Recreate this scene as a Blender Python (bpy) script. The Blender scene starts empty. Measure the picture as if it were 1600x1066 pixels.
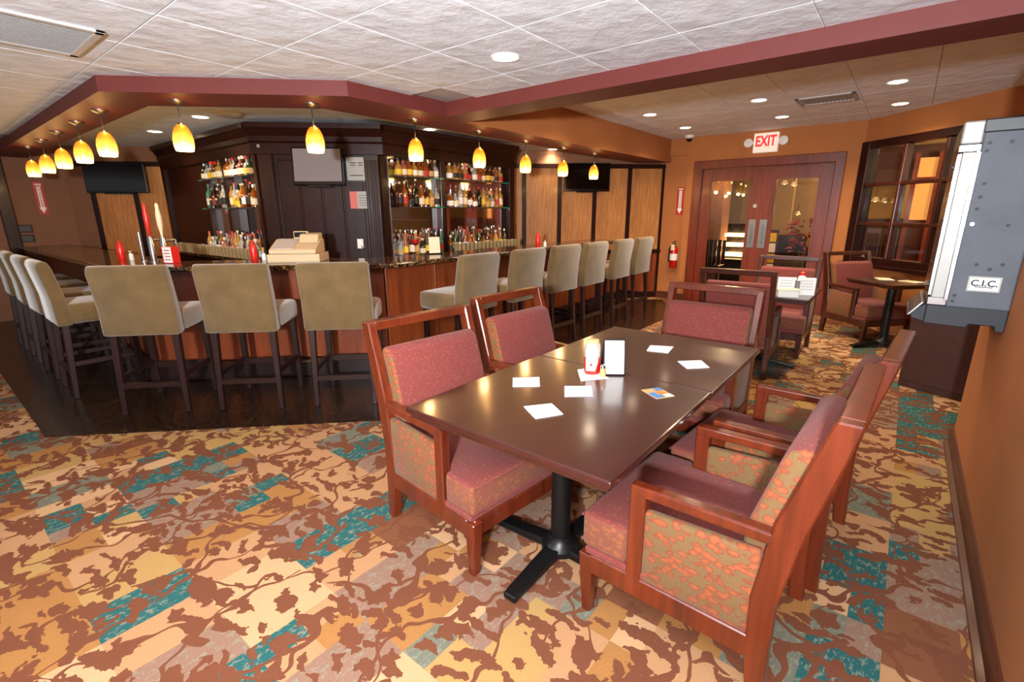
import bpy, bmesh, math, random
from mathutils import Matrix, Vector
R = math.radians
rnd = random.Random(7)
scene = bpy.context.scene
COL = scene.collection

# ------------------------------------------------------------------ camera
CAM_H = 1.5
f_px, pitch, roll, yaw = 753.03, 0.2603427, -0.0054925, 0.6767212
fw = Vector((-math.sin(yaw), math.cos(yaw), 0)); rt = Vector((math.cos(yaw), math.sin(yaw), 0)); up = Vector((0, 0, 1))
f2 = math.cos(pitch) * fw - math.sin(pitch) * up
u2 = math.cos(pitch) * up + math.sin(pitch) * fw
r3 = math.cos(roll) * rt + math.sin(roll) * u2
u3 = math.cos(roll) * u2 - math.sin(roll) * rt
cd = bpy.data.cameras.new('camera'); cam = bpy.data.objects.new('camera', cd); COL.objects.link(cam)
cd.sensor_width = 36; cd.lens = f_px / 1600 * 36; cd.clip_start = 0.02
m = Matrix.Identity(4)
for i in range(3):
    m[i][0], m[i][1], m[i][2] = r3[i], u3[i], -f2[i]
m[2][3] = CAM_H
cam.matrix_world = m
scene.camera = cam

# ------------------------------------------------------------------ world, photographer's flash, exposure
world = bpy.data.worlds.new('world'); scene.world = world; world.use_nodes = True
bg = world.node_tree.nodes['Background']
bg.inputs[0].default_value = (0.93, 0.97, 1.0, 1); bg.inputs[1].default_value = 0.30
def lamp(kind, name, loc, energy, color, size=0.05, rot=None, spot=None, blend=1.0, parent=None):
    l = bpy.data.lights.new(name, kind); l.energy = energy; l.color = color
    if kind == 'AREA':
        l.shape = 'DISK'; l.size = size
    else:
        l.shadow_soft_size = size
    if kind == 'SPOT':
        l.spot_size = R(spot or 120); l.spot_blend = blend
    o = bpy.data.objects.new(name, l); COL.objects.link(o); o.location = loc
    if rot: o.rotation_euler = rot
    if parent: o.parent = parent
    return o
fl = lamp('AREA', 'camera_flash', (0.22, -1.0, 1.62), 300, (0.90, 0.96, 1.0), size=0.2)
fl.rotation_euler = Matrix((r3, u3, -f2)).transposed().to_euler()
fl.rotation_euler.rotate_axis('X', R(50))
scene.view_settings.view_transform = 'Standard'; scene.view_settings.look = 'None'
scene.view_settings.exposure = 0.55; scene.view_settings.gamma = 1
scene.view_settings.use_curve_mapping = False

# ------------------------------------------------------------------ materials
def srgb(*c):
    return tuple(((v / 255) / 12.92 if v / 255 <= 0.04045 else ((v / 255 + 0.055) / 1.055) ** 2.4) for v in c) + (1,)
MATS = {}
class NT:
    """small helper around a material's node tree"""
    def __init__(s, name):
        s.m = bpy.data.materials.new(name); s.m.use_nodes = True; s.nt = s.m.node_tree
        s.b = s.nt.nodes['Principled BSDF']; s.out = s.nt.nodes['Material Output']; MATS[name] = s.m
    def n(s, typ, props=None, **inp):
        nd = s.nt.nodes.new(typ)
        for k, v in (props or {}).items(): setattr(nd, k, v)
        for k, v in inp.items():
            key = int(k[1:]) if k[0] == 'i' and k[1:].isdigit() else k.replace('_', ' ')
            s.set(nd.inputs[key], v)
        return nd
    def set(s, sock, v):
        if isinstance(v, bpy.types.NodeSocket): s.nt.links.new(v, sock)
        elif isinstance(v, bpy.types.Node): s.nt.links.new(v.outputs[0], sock)
        else: sock.default_value = v
    def math(s, op, a, b=0.0, c=None):
        nd = s.n('ShaderNodeMath', {'operation': op}, i0=a, i1=b)
        if c is not None: s.set(nd.inputs[2], c)
        return nd.outputs[0]
    def vmath(s, op, a, b):
        return s.n('ShaderNodeVectorMath', {'operation': op}, i0=a, i1=b).outputs[0]
    def mix(s, fac, a, b, blend='MIX'):
        nd = s.nt.nodes.new('ShaderNodeMix'); nd.data_type = 'RGBA'; nd.blend_type = blend
        s.set(nd.inputs[0], fac); s.set(nd.inputs[6], a); s.set(nd.inputs[7], b)
        return nd.outputs[2]
    def ramp(s, fac, stops, interp='LINEAR'):
        nd = s.nt.nodes.new('ShaderNodeValToRGB'); nd.color_ramp.interpolation = interp
        el = nd.color_ramp.elements
        while len(el) < len(stops): el.new(0.5)
        for e, (p, c) in zip(el, stops): e.position = p; e.color = c
        s.set(nd.inputs[0], fac); return nd.outputs[0]
    def coord(s, which='Object', scale=(1, 1, 1), rot=(0, 0, 0)):
        tc = s.nt.nodes.new('ShaderNodeTexCoord')
        mp = s.n('ShaderNodeMapping', Vector=tc.outputs[which], Scale=scale, Rotation=rot)
        return mp.outputs[0]
    def noise(s, vec, scale, detail=2.0, rough=0.5, out=0):
        return s.n('ShaderNodeTexNoise', Vector=vec, Scale=scale, Detail=detail, Roughness=rough).outputs[out]
    def bump(s, h, strength=0.3, dist=0.01):
        s.set(s.b.inputs['Normal'], s.n('ShaderNodeBump', Height=h, Strength=strength, Distance=dist).outputs[0])
def plain(name, col, rough=0.5, metal=0.0, spec=0.5, coat=0.0, var=0.0, vscale=6.0, emit=None, estr=1.0, trans=0.0):
    t = NT(name); t.b.inputs['Base Color'].default_value = col
    t.b.inputs['Roughness'].default_value = rough; t.b.inputs['Metallic'].default_value = metal
    t.b.inputs['Specular IOR Level'].default_value = spec; t.b.inputs['Coat Weight'].default_value = coat
    t.b.inputs['Transmission Weight'].default_value = trans
    if var:
        v = t.noise(t.coord(), vscale, 3)
        dark = tuple(c * (1 - var) for c in col[:3]) + (1,); lite = tuple(min(1, c * (1 + var)) for c in col[:3]) + (1,)
        t.set(t.b.inputs['Base Color'], t.ramp(v, [(0.3, dark), (0.7, lite)]))
    if emit:
        t.b.inputs['Emission Color'].default_value = emit; t.b.inputs['Emission Strength'].default_value = estr
    return t.m
def wood(name, dark, lite, rough=0.35, axis='Z', scale=1.0, coat=0.2, grain=28, contrast=(0.3, 0.7), spec=0.5):
    t = NT(name); st = {'X': (0.06, 1, 1), 'Y': (1, 0.06, 1), 'Z': (1, 1, 0.06)}[axis]
    co = t.coord('Object', tuple(v * grain * scale for v in st))
    v = t.noise(co, 1.0, 5, 0.6)
    v2 = t.noise(t.coord('Object', tuple(v * 5 for v in st)), 1.0, 2)
    mixv = t.math('ADD', t.math('MULTIPLY', v, 0.65), t.math('MULTIPLY', v2, 0.35))
    t.set(t.b.inputs['Base Color'], t.ramp(mixv, [(contrast[0], dark), (contrast[1], lite)]))
    t.b.inputs['Roughness'].default_value = rough; t.b.inputs['Coat Weight'].default_value = coat
    t.b.inputs['Coat Roughness'].default_value = 0.12; t.b.inputs['Specular IOR Level'].default_value = spec
    t.bump(v, 0.08, 0.003)
    return t.m

# carpet: blocks of colour under a brown branch and leaf motif
def carpet():
    t = NT('carpet'); P = t.coord('Object')
    def cell(sx, sy, ox, oy):
        q = t.vmath('ADD', P, (ox, oy, 0.0)); q = t.vmath('DIVIDE', q, (sx, sy, 1.0))
        q = t.n('ShaderNodeVectorMath', {'operation': 'FLOOR'}, i0=q).outputs[0]
        wn = t.n('ShaderNodeTexWhiteNoise', {'noise_dimensions': '2D'}, Vector=t.vmath('MULTIPLY', q, (0.731, 1.37, 0.0)))
        return wn.outputs['Value']
    big, mid, small = cell(0.44, 0.66, 50, 50), cell(0.22, 0.33, 50, 50), cell(0.11, 0.165, 50.22, 50.33)
    pick1 = cell(0.44, 0.66, 63.2, 56.6)
    pick2 = cell(0.22, 0.33, 63.2, 56.6)
    v = t.math('ADD', t.math('MULTIPLY', big, t.math('LESS_THAN', pick1, 0.35)),
               t.math('MULTIPLY', mid, t.math('GREATER_THAN', pick1, 0.35)))
    sel = t.math('LESS_THAN', pick2, 0.22)
    v = t.math('ADD', t.math('MULTIPLY', v, t.math('SUBTRACT', 1.0, sel)), t.math('MULTIPLY', small, sel))
    base = t.ramp(v, [(0.0, srgb(172, 131, 94)), (0.22, srgb(168, 135, 84)), (0.34, srgb(156, 111, 64)),
                      (0.48, srgb(136, 106, 90)), (0.61, srgb(42, 92, 92)), (0.75, srgb(108, 110, 96)),
                      (0.83, srgb(188, 150, 112)), (0.965, srgb(120, 76, 52))], 'CONSTANT')
    isteal = t.math('MULTIPLY', t.math('GREATER_THAN', v, 0.48), t.math('LESS_THAN', v, 0.83))
    # fuzzy feathers over teal, grey and mauve blocks
    fz = t.noise(t.vmath('MULTIPLY', P, (2.2, 1.0, 1.0)), 26.0, 4, 0.75)
    fm = t.math('MULTIPLY', t.math('GREATER_THAN', fz, 0.56), isteal)
    base = t.mix(t.math('MULTIPLY', fm, 0.75), base, srgb(132, 132, 114))
    # warped space for the motif
    w = t.n('ShaderNodeTexNoise', Vector=P, Scale=4.0, Detail=2.0).outputs['Color']
    wv = t.vmath('SCALE', t.vmath('SUBTRACT', w, (0.5, 0.5, 0.5)), (0, 0, 0))
    sc_ = t.nt.nodes[-1]; sc_.inputs['Scale'].default_value = 0.26
    Q = t.vmath('ADD', P, wv)
    w2 = t.n('ShaderNodeTexNoise', Vector=P, Scale=26.0, Detail=4.0).outputs['Color']
    j = t.vmath('SCALE', t.vmath('SUBTRACT', w2, (0.5, 0.5, 0.5)), (0, 0, 0))
    t.nt.nodes[-1].inputs['Scale'].default_value = 0.085
    QL = t.vmath('ADD', Q, j)
    def stems(ang, freq, half, off, cut):
        rv = t.n('ShaderNodeMapping', Vector=Q, Rotation=(0, 0, R(ang)), Location=(off, off * 0.7, 0)).outputs[0]
        u = t.n('ShaderNodeSeparateXYZ', i0=rv).outputs[0]
        wav = t.math('MULTIPLY', t.math('SUBTRACT', t.noise(rv, 2.2, 2), 0.5), 0.55)
        d = t.math('ABSOLUTE', t.math('SUBTRACT', t.math('FRACT', t.math('MULTIPLY', t.math('ADD', u, wav), freq)), 0.5))
        wid = t.math('MULTIPLY', t.math('ADD', t.noise(P, 9.0, 1), 0.45), half * freq)
        msk = t.math('GREATER_THAN', t.noise(t.vmath('ADD', P, (off, -off, 0.0)), 1.9, 2), cut)
        return t.math('MULTIPLY', t.math('LESS_THAN', d, wid), msk)
    br = t.math('MAXIMUM', t.math('MAXIMUM', stems(14, 3.4, 0.0105, 0.3, 0.40), stems(-24, 2.9, 0.0105, 5.1, 0.42)), stems(52, 2.4, 0.010, 9.4, 0.47))
    rot1 = t.n('ShaderNodeMapping', Vector=QL, Rotation=(0, 0, R(62)), Scale=(1.0, 2.4, 1.0)).outputs[0]
    lf = t.n('ShaderNodeTexVoronoi', {'voronoi_dimensions': '2D'}, Vector=rot1, Scale=4.4).outputs['Distance']
    l1 = t.math('LESS_THAN', lf, 0.27)
    rot2 = t.n('ShaderNodeMapping', Vector=QL, Rotation=(0, 0, R(-66)), Scale=(1.1, 2.0, 1.0), Location=(3.3, 1.7, 0)).outputs[0]
    lf2 = t.n('ShaderNodeTexVoronoi', {'voronoi_dimensions': '2D'}, Vector=rot2, Scale=5.4).outputs['Distance']
    l2 = t.math('LESS_THAN', lf2, 0.225)
    motif = t.math('MAXIMUM', t.math('MAXIMUM', br, l1), l2)
    col = t.mix(motif, base, srgb(112, 68, 48))
    pile = t.noise(P, 240.0, 2)
    col = t.mix(0.22, col, t.ramp(pile, [(0.3, (0.25, 0.2, 0.15, 1)), (0.7, (1, 0.95, 0.85, 1))]), 'MULTIPLY')
    t.set(t.b.inputs['Base Color'], col)
    t.b.inputs['Roughness'].default_value = 0.95; t.b.inputs['Specular IOR Level'].default_value = 0.1
    t.bump(pile, 0.5, 0.004)
    return t.m
carpet()

def granite(name, c1, c2, c3, rough, scale):
    t = NT(name); P = t.coord()
    v = t.n('ShaderNodeTexVoronoi', Vector=P, Scale=scale).outputs['Color']
    n1 = t.noise(P, scale * 0.35, 4, 0.7)
    g = t.math('MULTIPLY', t.n('ShaderNodeSeparateColor', i0=v).outputs[0], n1)
    t.set(t.b.inputs['Base Color'], t.ramp(g, [(0.12, c1), (0.34, c2), (0.6, c3)]))
    t.b.inputs['Roughness'].default_value = rough
    return t.m
granite('tile_dark', srgb(15, 8, 5), srgb(34, 20, 11), srgb(84, 55, 32), 0.25, 90)
granite('counter_granite', srgb(28, 17, 10), srgb(72, 46, 24), srgb(150, 112, 66), 0.12, 70)

def tile_mat():
    t = NT('ceiling_tile'); P = t.coord()
    n1 = t.noise(t.coord('Object', (1, 1, 1)), 5.0, 6, 0.62)
    v = t.n('ShaderNodeTexVoronoi', {'feature': 'DISTANCE_TO_EDGE'}, Vector=P, Scale=3.5).outputs['Distance']
    t.set(t.b.inputs['Base Color'], t.ramp(n1, [(0.3, srgb(216, 220, 226)), (0.7, srgb(236, 240, 246))]))
    t.b.inputs['Roughness'].default_value = 0.9
    t.bump(t.math('ADD', n1, t.math('MULTIPLY', v, 0.4)), 0.5, 0.03)
    return t.m
tile_mat()

def fabric(name, base, dots, dots2, scale, th, stretch=(1, 1, 1.3), rough=0.85, sheen=0.08):
    t = NT(name); P = t.coord('Object', stretch)
    wob = t.n('ShaderNodeTexNoise', Vector=P, Scale=scale * 0.4).outputs['Color']
    wv = t.vmath('SCALE', t.vmath('SUBTRACT', wob, (0.5, 0.5, 0.5)), (0, 0, 0)); t.nt.nodes[-1].inputs['Scale'].default_value = 1.2 / scale
    Q = t.vmath('ADD', P, wv)
    vo = t.n('ShaderNodeTexVoronoi', Vector=Q, Scale=scale)
    col = t.ramp(vo.outputs['Distance'], [(th * 0.55, dots), (th, dots2), (th + 0.06, base)])
    fine = t.noise(P, 260.0, 1)
    col = t.mix(0.35, col, t.ramp(fine, [(0.35, (0.45, 0.4, 0.35, 1)), (0.65, (1, 1, 1, 1))]), 'MULTIPLY')
    t.set(t.b.inputs['Base Color'], col)
    t.b.inputs['Roughness'].default_value = rough; t.b.inputs['Sheen Weight'].default_value = sheen
    t.b.inputs['Specular IOR Level'].default_value = 0.25
    t.bump(fine, 0.25, 0.002)
    return t.m
fabric('fabric_maroon_sheen', srgb(116, 53, 49), srgb(146, 74, 52), srgb(114, 68, 52), 60, 0.26)  # same cloth as the leaf fabric, its sheen painted as maroon
fabric('fabric_leaf', srgb(108, 82, 50), srgb(140, 76, 44), srgb(116, 60, 38), 36, 0.5, stretch=(0.8, 0.8, 1.3))
fabric('fabric_mix_sheen', srgb(118, 66, 50), srgb(142, 76, 48), srgb(108, 76, 48), 40, 0.42)
def stoolfab():
    t = NT('fabric_stool'); P = t.coord()
    n1 = t.noise(P, 7, 3); n2 = t.noise(P, 170, 2)
    c = t.ramp(n1, [(0.3, srgb(94, 74, 43)), (0.7, srgb(110, 89, 55))])
    c = t.mix(0.3, c, t.ramp(n2, [(0.35, (0.5, 0.46, 0.4, 1)), (0.65, (1, 1, 1, 1))]), 'MULTIPLY')
    t.set(t.b.inputs['Base Color'], c); t.b.inputs['Roughness'].default_value = 0.9
    t.b.inputs['Sheen Weight'].default_value = 0.5; t.b.inputs['Specular IOR Level'].default_value = 0.2
    t.bump(n2, 0.25, 0.002)
stoolfab()
wood('wood_frame', srgb(60, 20, 9), srgb(112, 44, 20), 0.28, 'Z', 1.2, 0.35)
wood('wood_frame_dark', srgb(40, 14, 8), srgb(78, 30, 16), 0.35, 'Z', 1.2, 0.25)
wood('wood_table', srgb(40, 13, 10), srgb(60, 22, 16), 0.32, 'Y', 0.8, 0.5)
wood('wood_cabinet', srgb(26, 9, 6), srgb(50, 18, 12), 0.36, 'Z', 0.9, 0.05, spec=0.22)
wood('wood_bar', srgb(88, 36, 14), srgb(150, 70, 30), 0.4, 'Z', 1.0, 0.15)
wood('wood_door', srgb(84, 28, 12), srgb(134, 52, 25), 0.36, 'Z', 1.0, 0.12)
wood('wood_stool_leg', srgb(20, 6, 4), srgb(42, 14, 10), 0.4, 'Z', 1.0, 0.15)
wood('bamboo', srgb(150, 92, 44), srgb(206, 142, 78), 0.5, 'Z', 2.2, 0.1, grain=30, contrast=(0.35, 0.65))
wood('baseboard_wood', srgb(64, 30, 16), srgb(98, 50, 28), 0.4, 'Y', 1.0, 0.2)
plain('burgundy', srgb(100, 44, 40), 0.6, spec=0.3, var=0.05)
plain('wall_orange', srgb(176, 110, 62), 0.75, spec=0.25, var=0.06, vscale=2.5)
plain('wall_brown', srgb(184, 120, 76), 0.7, spec=0.25, var=0.06, vscale=3)
plain('wall_mauve', srgb(128, 88, 66), 0.7, spec=0.25, var=0.05)
plain('black_metal', srgb(16, 16, 17), 0.4, 0.3, var=0.15)
plain('black_plastic', srgb(10, 9, 9), 0.25, spec=0.5)
plain('tv_screen', srgb(9, 7, 6), 0.1, spec=0.6)
plain('tv_screen_reflection', srgb(128, 120, 122), 0.22, spec=0.5)  # grey base paints the ceiling's reflection onto a black screen
plain('chrome', srgb(200, 200, 205), 0.18, 1.0)
plain('steel', srgb(150, 148, 145), 0.35, 1.0)
plain('grey_paint', srgb(82, 84, 92), 0.55, 0.0, spec=0.2, var=0.12, vscale=5)
plain('grey_dark', srgb(44, 45, 49), 0.55, 0.0, spec=0.25, var=0.08)
plain('grey_charcoal', srgb(42, 43, 46), 0.5)
plain('cream_metal', srgb(150, 147, 140), 0.4, 0.0, var=0.04)
plain('white_plastic', srgb(236, 232, 224), 0.45)
plain('white_paper', srgb(246, 244, 240), 0.8)
plain('beige_plastic', srgb(196, 176, 142), 0.5)
plain('red_plastic', srgb(200, 30, 20), 0.3, coat=0.3)
plain('red_sign', srgb(176, 26, 26), 0.45)
plain('red_paint', srgb(186, 20, 18), 0.25, coat=0.4)
plain('black_ink', srgb(24, 22, 24), 0.7)
plain('pink_paper', srgb(206, 110, 104), 0.8)
plain('blue_ink', srgb(70, 120, 170), 0.6)
plain('orange_ink', srgb(206, 120, 60), 0.6)
plain('glass_edge', srgb(20, 150, 120), 0.15, coat=0.5, trans=0.3)
plain('mirror', (0.8, 0.78, 0.78, 1), 0.04, 1.0)
plain('ketchup', srgb(176, 24, 14), 0.25, coat=0.4)
plain('clear_plastic', srgb(206, 196, 186), 0.15, coat=0.3, trans=0.5)
plain('exit_face', srgb(240, 225, 205), 0.4, emit=(1, 0.9, 0.78, 1), estr=0.25)
plain('exit_red', srgb(214, 20, 24), 0.4, emit=(1, 0.03, 0.03, 1), estr=0.5)
plain('diffuser', (1, 0.9, 0.72, 1), 0.5, emit=(1.0, 0.80, 0.55, 1), estr=14.0)
plain('bulb_glow', (1, 0.8, 0.5, 1), 0.5, emit=(1.0, 0.62, 0.25, 1), estr=7.0)
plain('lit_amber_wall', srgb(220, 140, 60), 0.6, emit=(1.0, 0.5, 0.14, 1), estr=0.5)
plain('plant_red', srgb(150, 34, 26), 0.6)
plain('plant_green', srgb(60, 80, 40), 0.6)
plain('lobby_wall', srgb(170, 138, 84), 0.8, var=0.05)
plain('lobby_ceiling', srgb(200, 180, 150), 0.9)
plain('lobby_floor', srgb(150, 116, 70), 0.6, var=0.15)
plain('vent_grey', srgb(176, 172, 170), 0.6)
plain('vent_dark', srgb(70, 60, 54), 0.8)
plain('dark_panel', srgb(62, 28, 20), 0.55, var=0.15, vscale=20)
def glass(name, tint=(1, 1, 1, 1), refl=1.0):
    t = NT(name); nt = t.nt
    tr = t.n('ShaderNodeBsdfTransparent', Color=tint); gl = t.n('ShaderNodeBsdfGlossy', Color=(1, 1, 1, 1), Roughness=0.02)
    fr = t.n('ShaderNodeFresnel', IOR=1.5)
    mx = t.n('ShaderNodeMixShader', i0=t.math('MULTIPLY', t.math('MULTIPLY', fr.outputs[0], refl), t.math('SUBTRACT', 1.0, t.n('ShaderNodeNewGeometry').outputs['Backfacing'])), i1=tr.outputs[0], i2=gl.outputs[0])
    nt.links.new(mx.outputs[0], t.out.inputs['Surface']); nt.nodes.remove(t.b)
    return t.m
glass('pane_glass', (0.86, 0.84, 0.80, 1), 1.3)
glass('shelf_glass', (0.74, 0.88, 0.84, 1), 1.0)
glass('drink_glass', (0.90, 0.89, 0.86, 1), 2.6)
plain('tumbler_glass', srgb(196, 172, 130), 0.1, coat=0.8, trans=0.5)  # tan base puts golden glints into the colour of clear glass
def shade_mat():
    t = NT('amber_glass'); z = t.n('ShaderNodeSeparateXYZ', i0=t.coord('Generated')).outputs[2]
    n1 = t.noise(t.coord('Object'), 40, 3)
    zz = t.math('ADD', z, t.math('MULTIPLY', t.math('SUBTRACT', n1, 0.5), 0.3))
    c = t.ramp(zz, [(0.05, (1.0, 0.74, 0.30, 1)), (0.35, (1.0, 0.48, 0.06, 1)), (0.7, (0.95, 0.26, 0.015, 1)), (1.0, (0.62, 0.13, 0.01, 1))])
    s = t.ramp(zz, [(0.0, (1, 1, 1, 1)), (0.45, (0.42, 0.42, 0.42, 1)), (1.0, (0.16, 0.16, 0.16, 1))])
    t.set(t.b.inputs['Emission Color'], c); t.set(t.b.inputs['Emission Strength'], t.math('MULTIPLY', s, 2.7))
    t.set(t.b.inputs['Base Color'], c); t.b.inputs['Roughness'].default_value = 0.25
shade_mat()
BOT = {'amber': srgb(150, 78, 22), 'brown': srgb(70, 30, 14), 'clear': srgb(176, 172, 164), 'green': srgb(40, 66, 30),
       'dark': srgb(24, 16, 14), 'gold': srgb(190, 140, 64), 'teal': srgb(70, 140, 120), 'rose': srgb(170, 96, 80)}
for k, c in BOT.items(): plain('bottle_' + k, c, 0.08, coat=0.6, spec=0.6, trans=0.25)
for k, c in {'cream': srgb(222, 206, 176), 'white': srgb(232, 228, 222), 'red': srgb(176, 40, 30), 'black': srgb(24, 22, 22),
             'yellow': srgb(224, 186, 40), 'tan': srgb(190, 150, 96)}.items(): plain('label_' + k, c, 0.6)
M = MATS

# ------------------------------------------------------------------ mesh helpers
class MB:
    def __init__(s): s.v, s.f = [], []
    def add(s, vs, fs):
        o = len(s.v); s.v += [tuple(v) for v in vs]; s.f += [tuple(i + o for i in f) for f in fs]; return s
    def box(s, x0, x1, y0, y1, z0, z1):
        return s.add([(x0, y0, z0), (x1, y0, z0), (x1, y1, z0), (x0, y1, z0), (x0, y0, z1), (x1, y0, z1), (x1, y1, z1), (x0, y1, z1)],
                     [(0, 3, 2, 1), (4, 5, 6, 7), (0, 1, 5, 4), (1, 2, 6, 5), (2, 3, 7, 6), (3, 0, 4, 7)])
    def prism(s, pts, z0, z1, axis='z'):
        n = len(pts)
        if axis == 'z': lo, hi = [(x, y, z0) for x, y in pts], [(x, y, z1) for x, y in pts]
        elif axis == 'x': lo, hi = [(z0, x, y) for x, y in pts], [(z1, x, y) for x, y in pts]     # pts are (y,z)
        else: lo, hi = [(x, z0, y) for x, y in pts], [(x, z1, y) for x, y in pts]                 # pts are (x,z)
        return s.add(lo + hi, [tuple(range(n - 1, -1, -1)), tuple(range(n, 2 * n))] + [(i, (i + 1) % n, n + (i + 1) % n, n + i) for i in range(n)])
    def lathe(s, prof, seg=16, cx=0, cy=0, caps=True):
        n = len(prof); vs = []
        for r, z in prof:
            vs += [(cx + r * math.cos(2 * math.pi * k / seg), cy + r * math.sin(2 * math.pi * k / seg), z) for k in range(seg)]
        fs = [(i * seg + k, i * seg + (k + 1) % seg, (i + 1) * seg + (k + 1) % seg, (i + 1) * seg + k) for i in range(n - 1) for k in range(seg)]
        if caps: fs += [tuple(range(seg - 1, -1, -1)), tuple((n - 1) * seg + k for k in range(seg))]
        return s.add(vs, fs)
    def beam(s, a, b, w0, h0, w1=None, h1=None, upv=(0, 0, 1)):
        a, b = Vector(a), Vector(b); d = (b - a).normalized(); u = Vector(upv)
        if abs(d.dot(u)) > 0.95: u = Vector((0, 1, 0))
        x = d.cross(u).normalized(); y = x.cross(d).normalized()
        w1 = w0 if w1 is None else w1; h1 = h0 if h1 is None else h1
        vs = [a + x * i * w0 / 2 + y * j * h0 / 2 for i, j in ((-1, -1), (1, -1), (1, 1), (-1, 1))] + \
             [b + x * i * w1 / 2 + y * j * h1 / 2 for i, j in ((-1, -1), (1, -1), (1, 1), (-1, 1))]
        return s.add(vs, [(0, 3, 2, 1), (4, 5, 6, 7), (0, 1, 5, 4), (1, 2, 6, 5), (2, 3, 7, 6), (3, 0, 4, 7)])
    def tube(s, a, b, r, seg=10, r2=None):
        a, b = Vector(a), Vector(b); d = (b - a).normalized(); u = Vector((0, 0, 1)) if abs(d.z) < 0.9 else Vector((0, 1, 0))
        x = d.cross(u).normalized(); y = x.cross(d); r2 = r if r2 is None else r2
        vs = [a + (x * math.cos(2 * math.pi * k / seg) + y * math.sin(2 * math.pi * k / seg)) * r for k in range(seg)] + \
             [b + (x * math.cos(2 * math.pi * k / seg) + y * math.sin(2 * math.pi * k / seg)) * r2 for k in range(seg)]
        return s.add(vs, [tuple(range(seg - 1, -1, -1)), tuple(range(seg, 2 * seg))] + [(k, (k + 1) % seg, seg + (k + 1) % seg, seg + k) for k in range(seg)])
    def mesh(s, name, bevel=0.0, seg=2, smooth=False):
        me = bpy.data.meshes.new(name); me.from_pydata(s.v, [], s.f)
        bm = bmesh.new(); bm.from_mesh(me); bmesh.ops.recalc_face_normals(bm, faces=bm.faces)
        if bevel:
            ed = [e for e in bm.edges if len(e.link_faces) == 2 and e.calc_face_angle(0) > 0.5]
            bmesh.ops.bevel(bm, geom=ed, offset=bevel, segments=seg, affect='EDGES', profile=0.5, clamp_overlap=True)
        if smooth:
            for f in bm.faces: f.smooth = True
        bm.to_mesh(me); bm.free()
        if smooth and smooth != 'all':
            me.set_sharp_from_angle(angle=R(45))
        return me
def face_mats(me, rules):
    # rules: list of (material, test on the face normal); first hit wins
    for mt, _ in rules: me.materials.append(M[mt])
    for p_ in me.polygons:
        for k, (_, fn) in enumerate(rules):
            if fn(p_.normal): p_.material_index = k; break
    return me
def link(name, me, mat, parent=None, loc=None, rotz=None, label=None):
    o = bpy.data.objects.new(name, me); COL.objects.link(o)
    if mat and not me.materials: me.materials.append(M[mat])
    if parent: o.parent = parent
    if loc: o.location = loc
    if rotz is not None: o.rotation_euler = (0, 0, rotz)
    if label: o['label'] = label
    return o
def tag(o, label, cat, group=None):
    o['label'] = label; o['category'] = cat
    if group: o['group'] = group
    return o
def thing(name, label, cat, loc=(0, 0, 0), rotz=0.0, group=None):
    o = bpy.data.objects.new(name, None); COL.objects.link(o); o.empty_display_size = 0.1
    o.location = loc; o.rotation_euler = (0, 0, rotz)
    return tag(o, label, cat, group)
def struct(name, me, mat, label=None, loc=None, rotz=None):
    o = link(name, me, mat, None, loc, rotz); o['kind'] = 'structure'
    if label: o['label'] = label
    return o
def estruct(name, label, loc=(0, 0, 0), rotz=0.0):
    o = bpy.data.objects.new(name, None); COL.objects.link(o); o.location = loc; o.rotation_euler = (0, 0, rotz)
    o['kind'] = 'structure'; o['label'] = label
    return o
def dup(root, loc, rotz, label=None, group=None):
    r = root.copy(); COL.objects.link(r); r.location = loc; r.rotation_euler = (0, 0, rotz)
    if label: r['label'] = label
    if group: r['group'] = group
    def rec(a, b):
        for ch in a.children:
            c = ch.copy(); COL.objects.link(c); c.parent = b
            rec(ch, c)
    rec(root, r)
    return r
def text_mesh(body, size, depth=0.002, bold=0.0):
    cu = bpy.data.curves.new('t', 'FONT'); cu.body = body; cu.size = size; cu.extrude = depth; cu.offset = bold
    cu.align_x = 'CENTER'; cu.align_y = 'CENTER'; cu.resolution_u = 3
    o = bpy.data.objects.new('t', cu); COL.objects.link(o)
    bpy.context.view_layer.update()
    me = bpy.data.meshes.new_from_object(o.evaluated_get(bpy.context.evaluated_depsgraph_get()))
    bpy.data.objects.remove(o); bpy.data.curves.remove(cu)
    me.materials.clear()
    return me
D2 = math.sqrt(0.5)

# ------------------------------------------------------------------ floor and platform
struct('floor', MB().box(-10.4, 1.9, -4.0, 8.6, -0.1, 0.0).mesh('floor'), 'carpet', 'patterned carpet of tan, teal and brown blocks with leaf motif')
plat = [(-10.1, 0.36), (-4.48, 0.36), (-2.55, 2.29), (-2.55, 7.15), (-3.2, 8.2), (-10.0, 1.95)]
struct('floor', MB().prism(plat, 0.0, 0.008).mesh('platform'), 'tile_dark', 'dark polished stone floor strip running around the bar')

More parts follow.
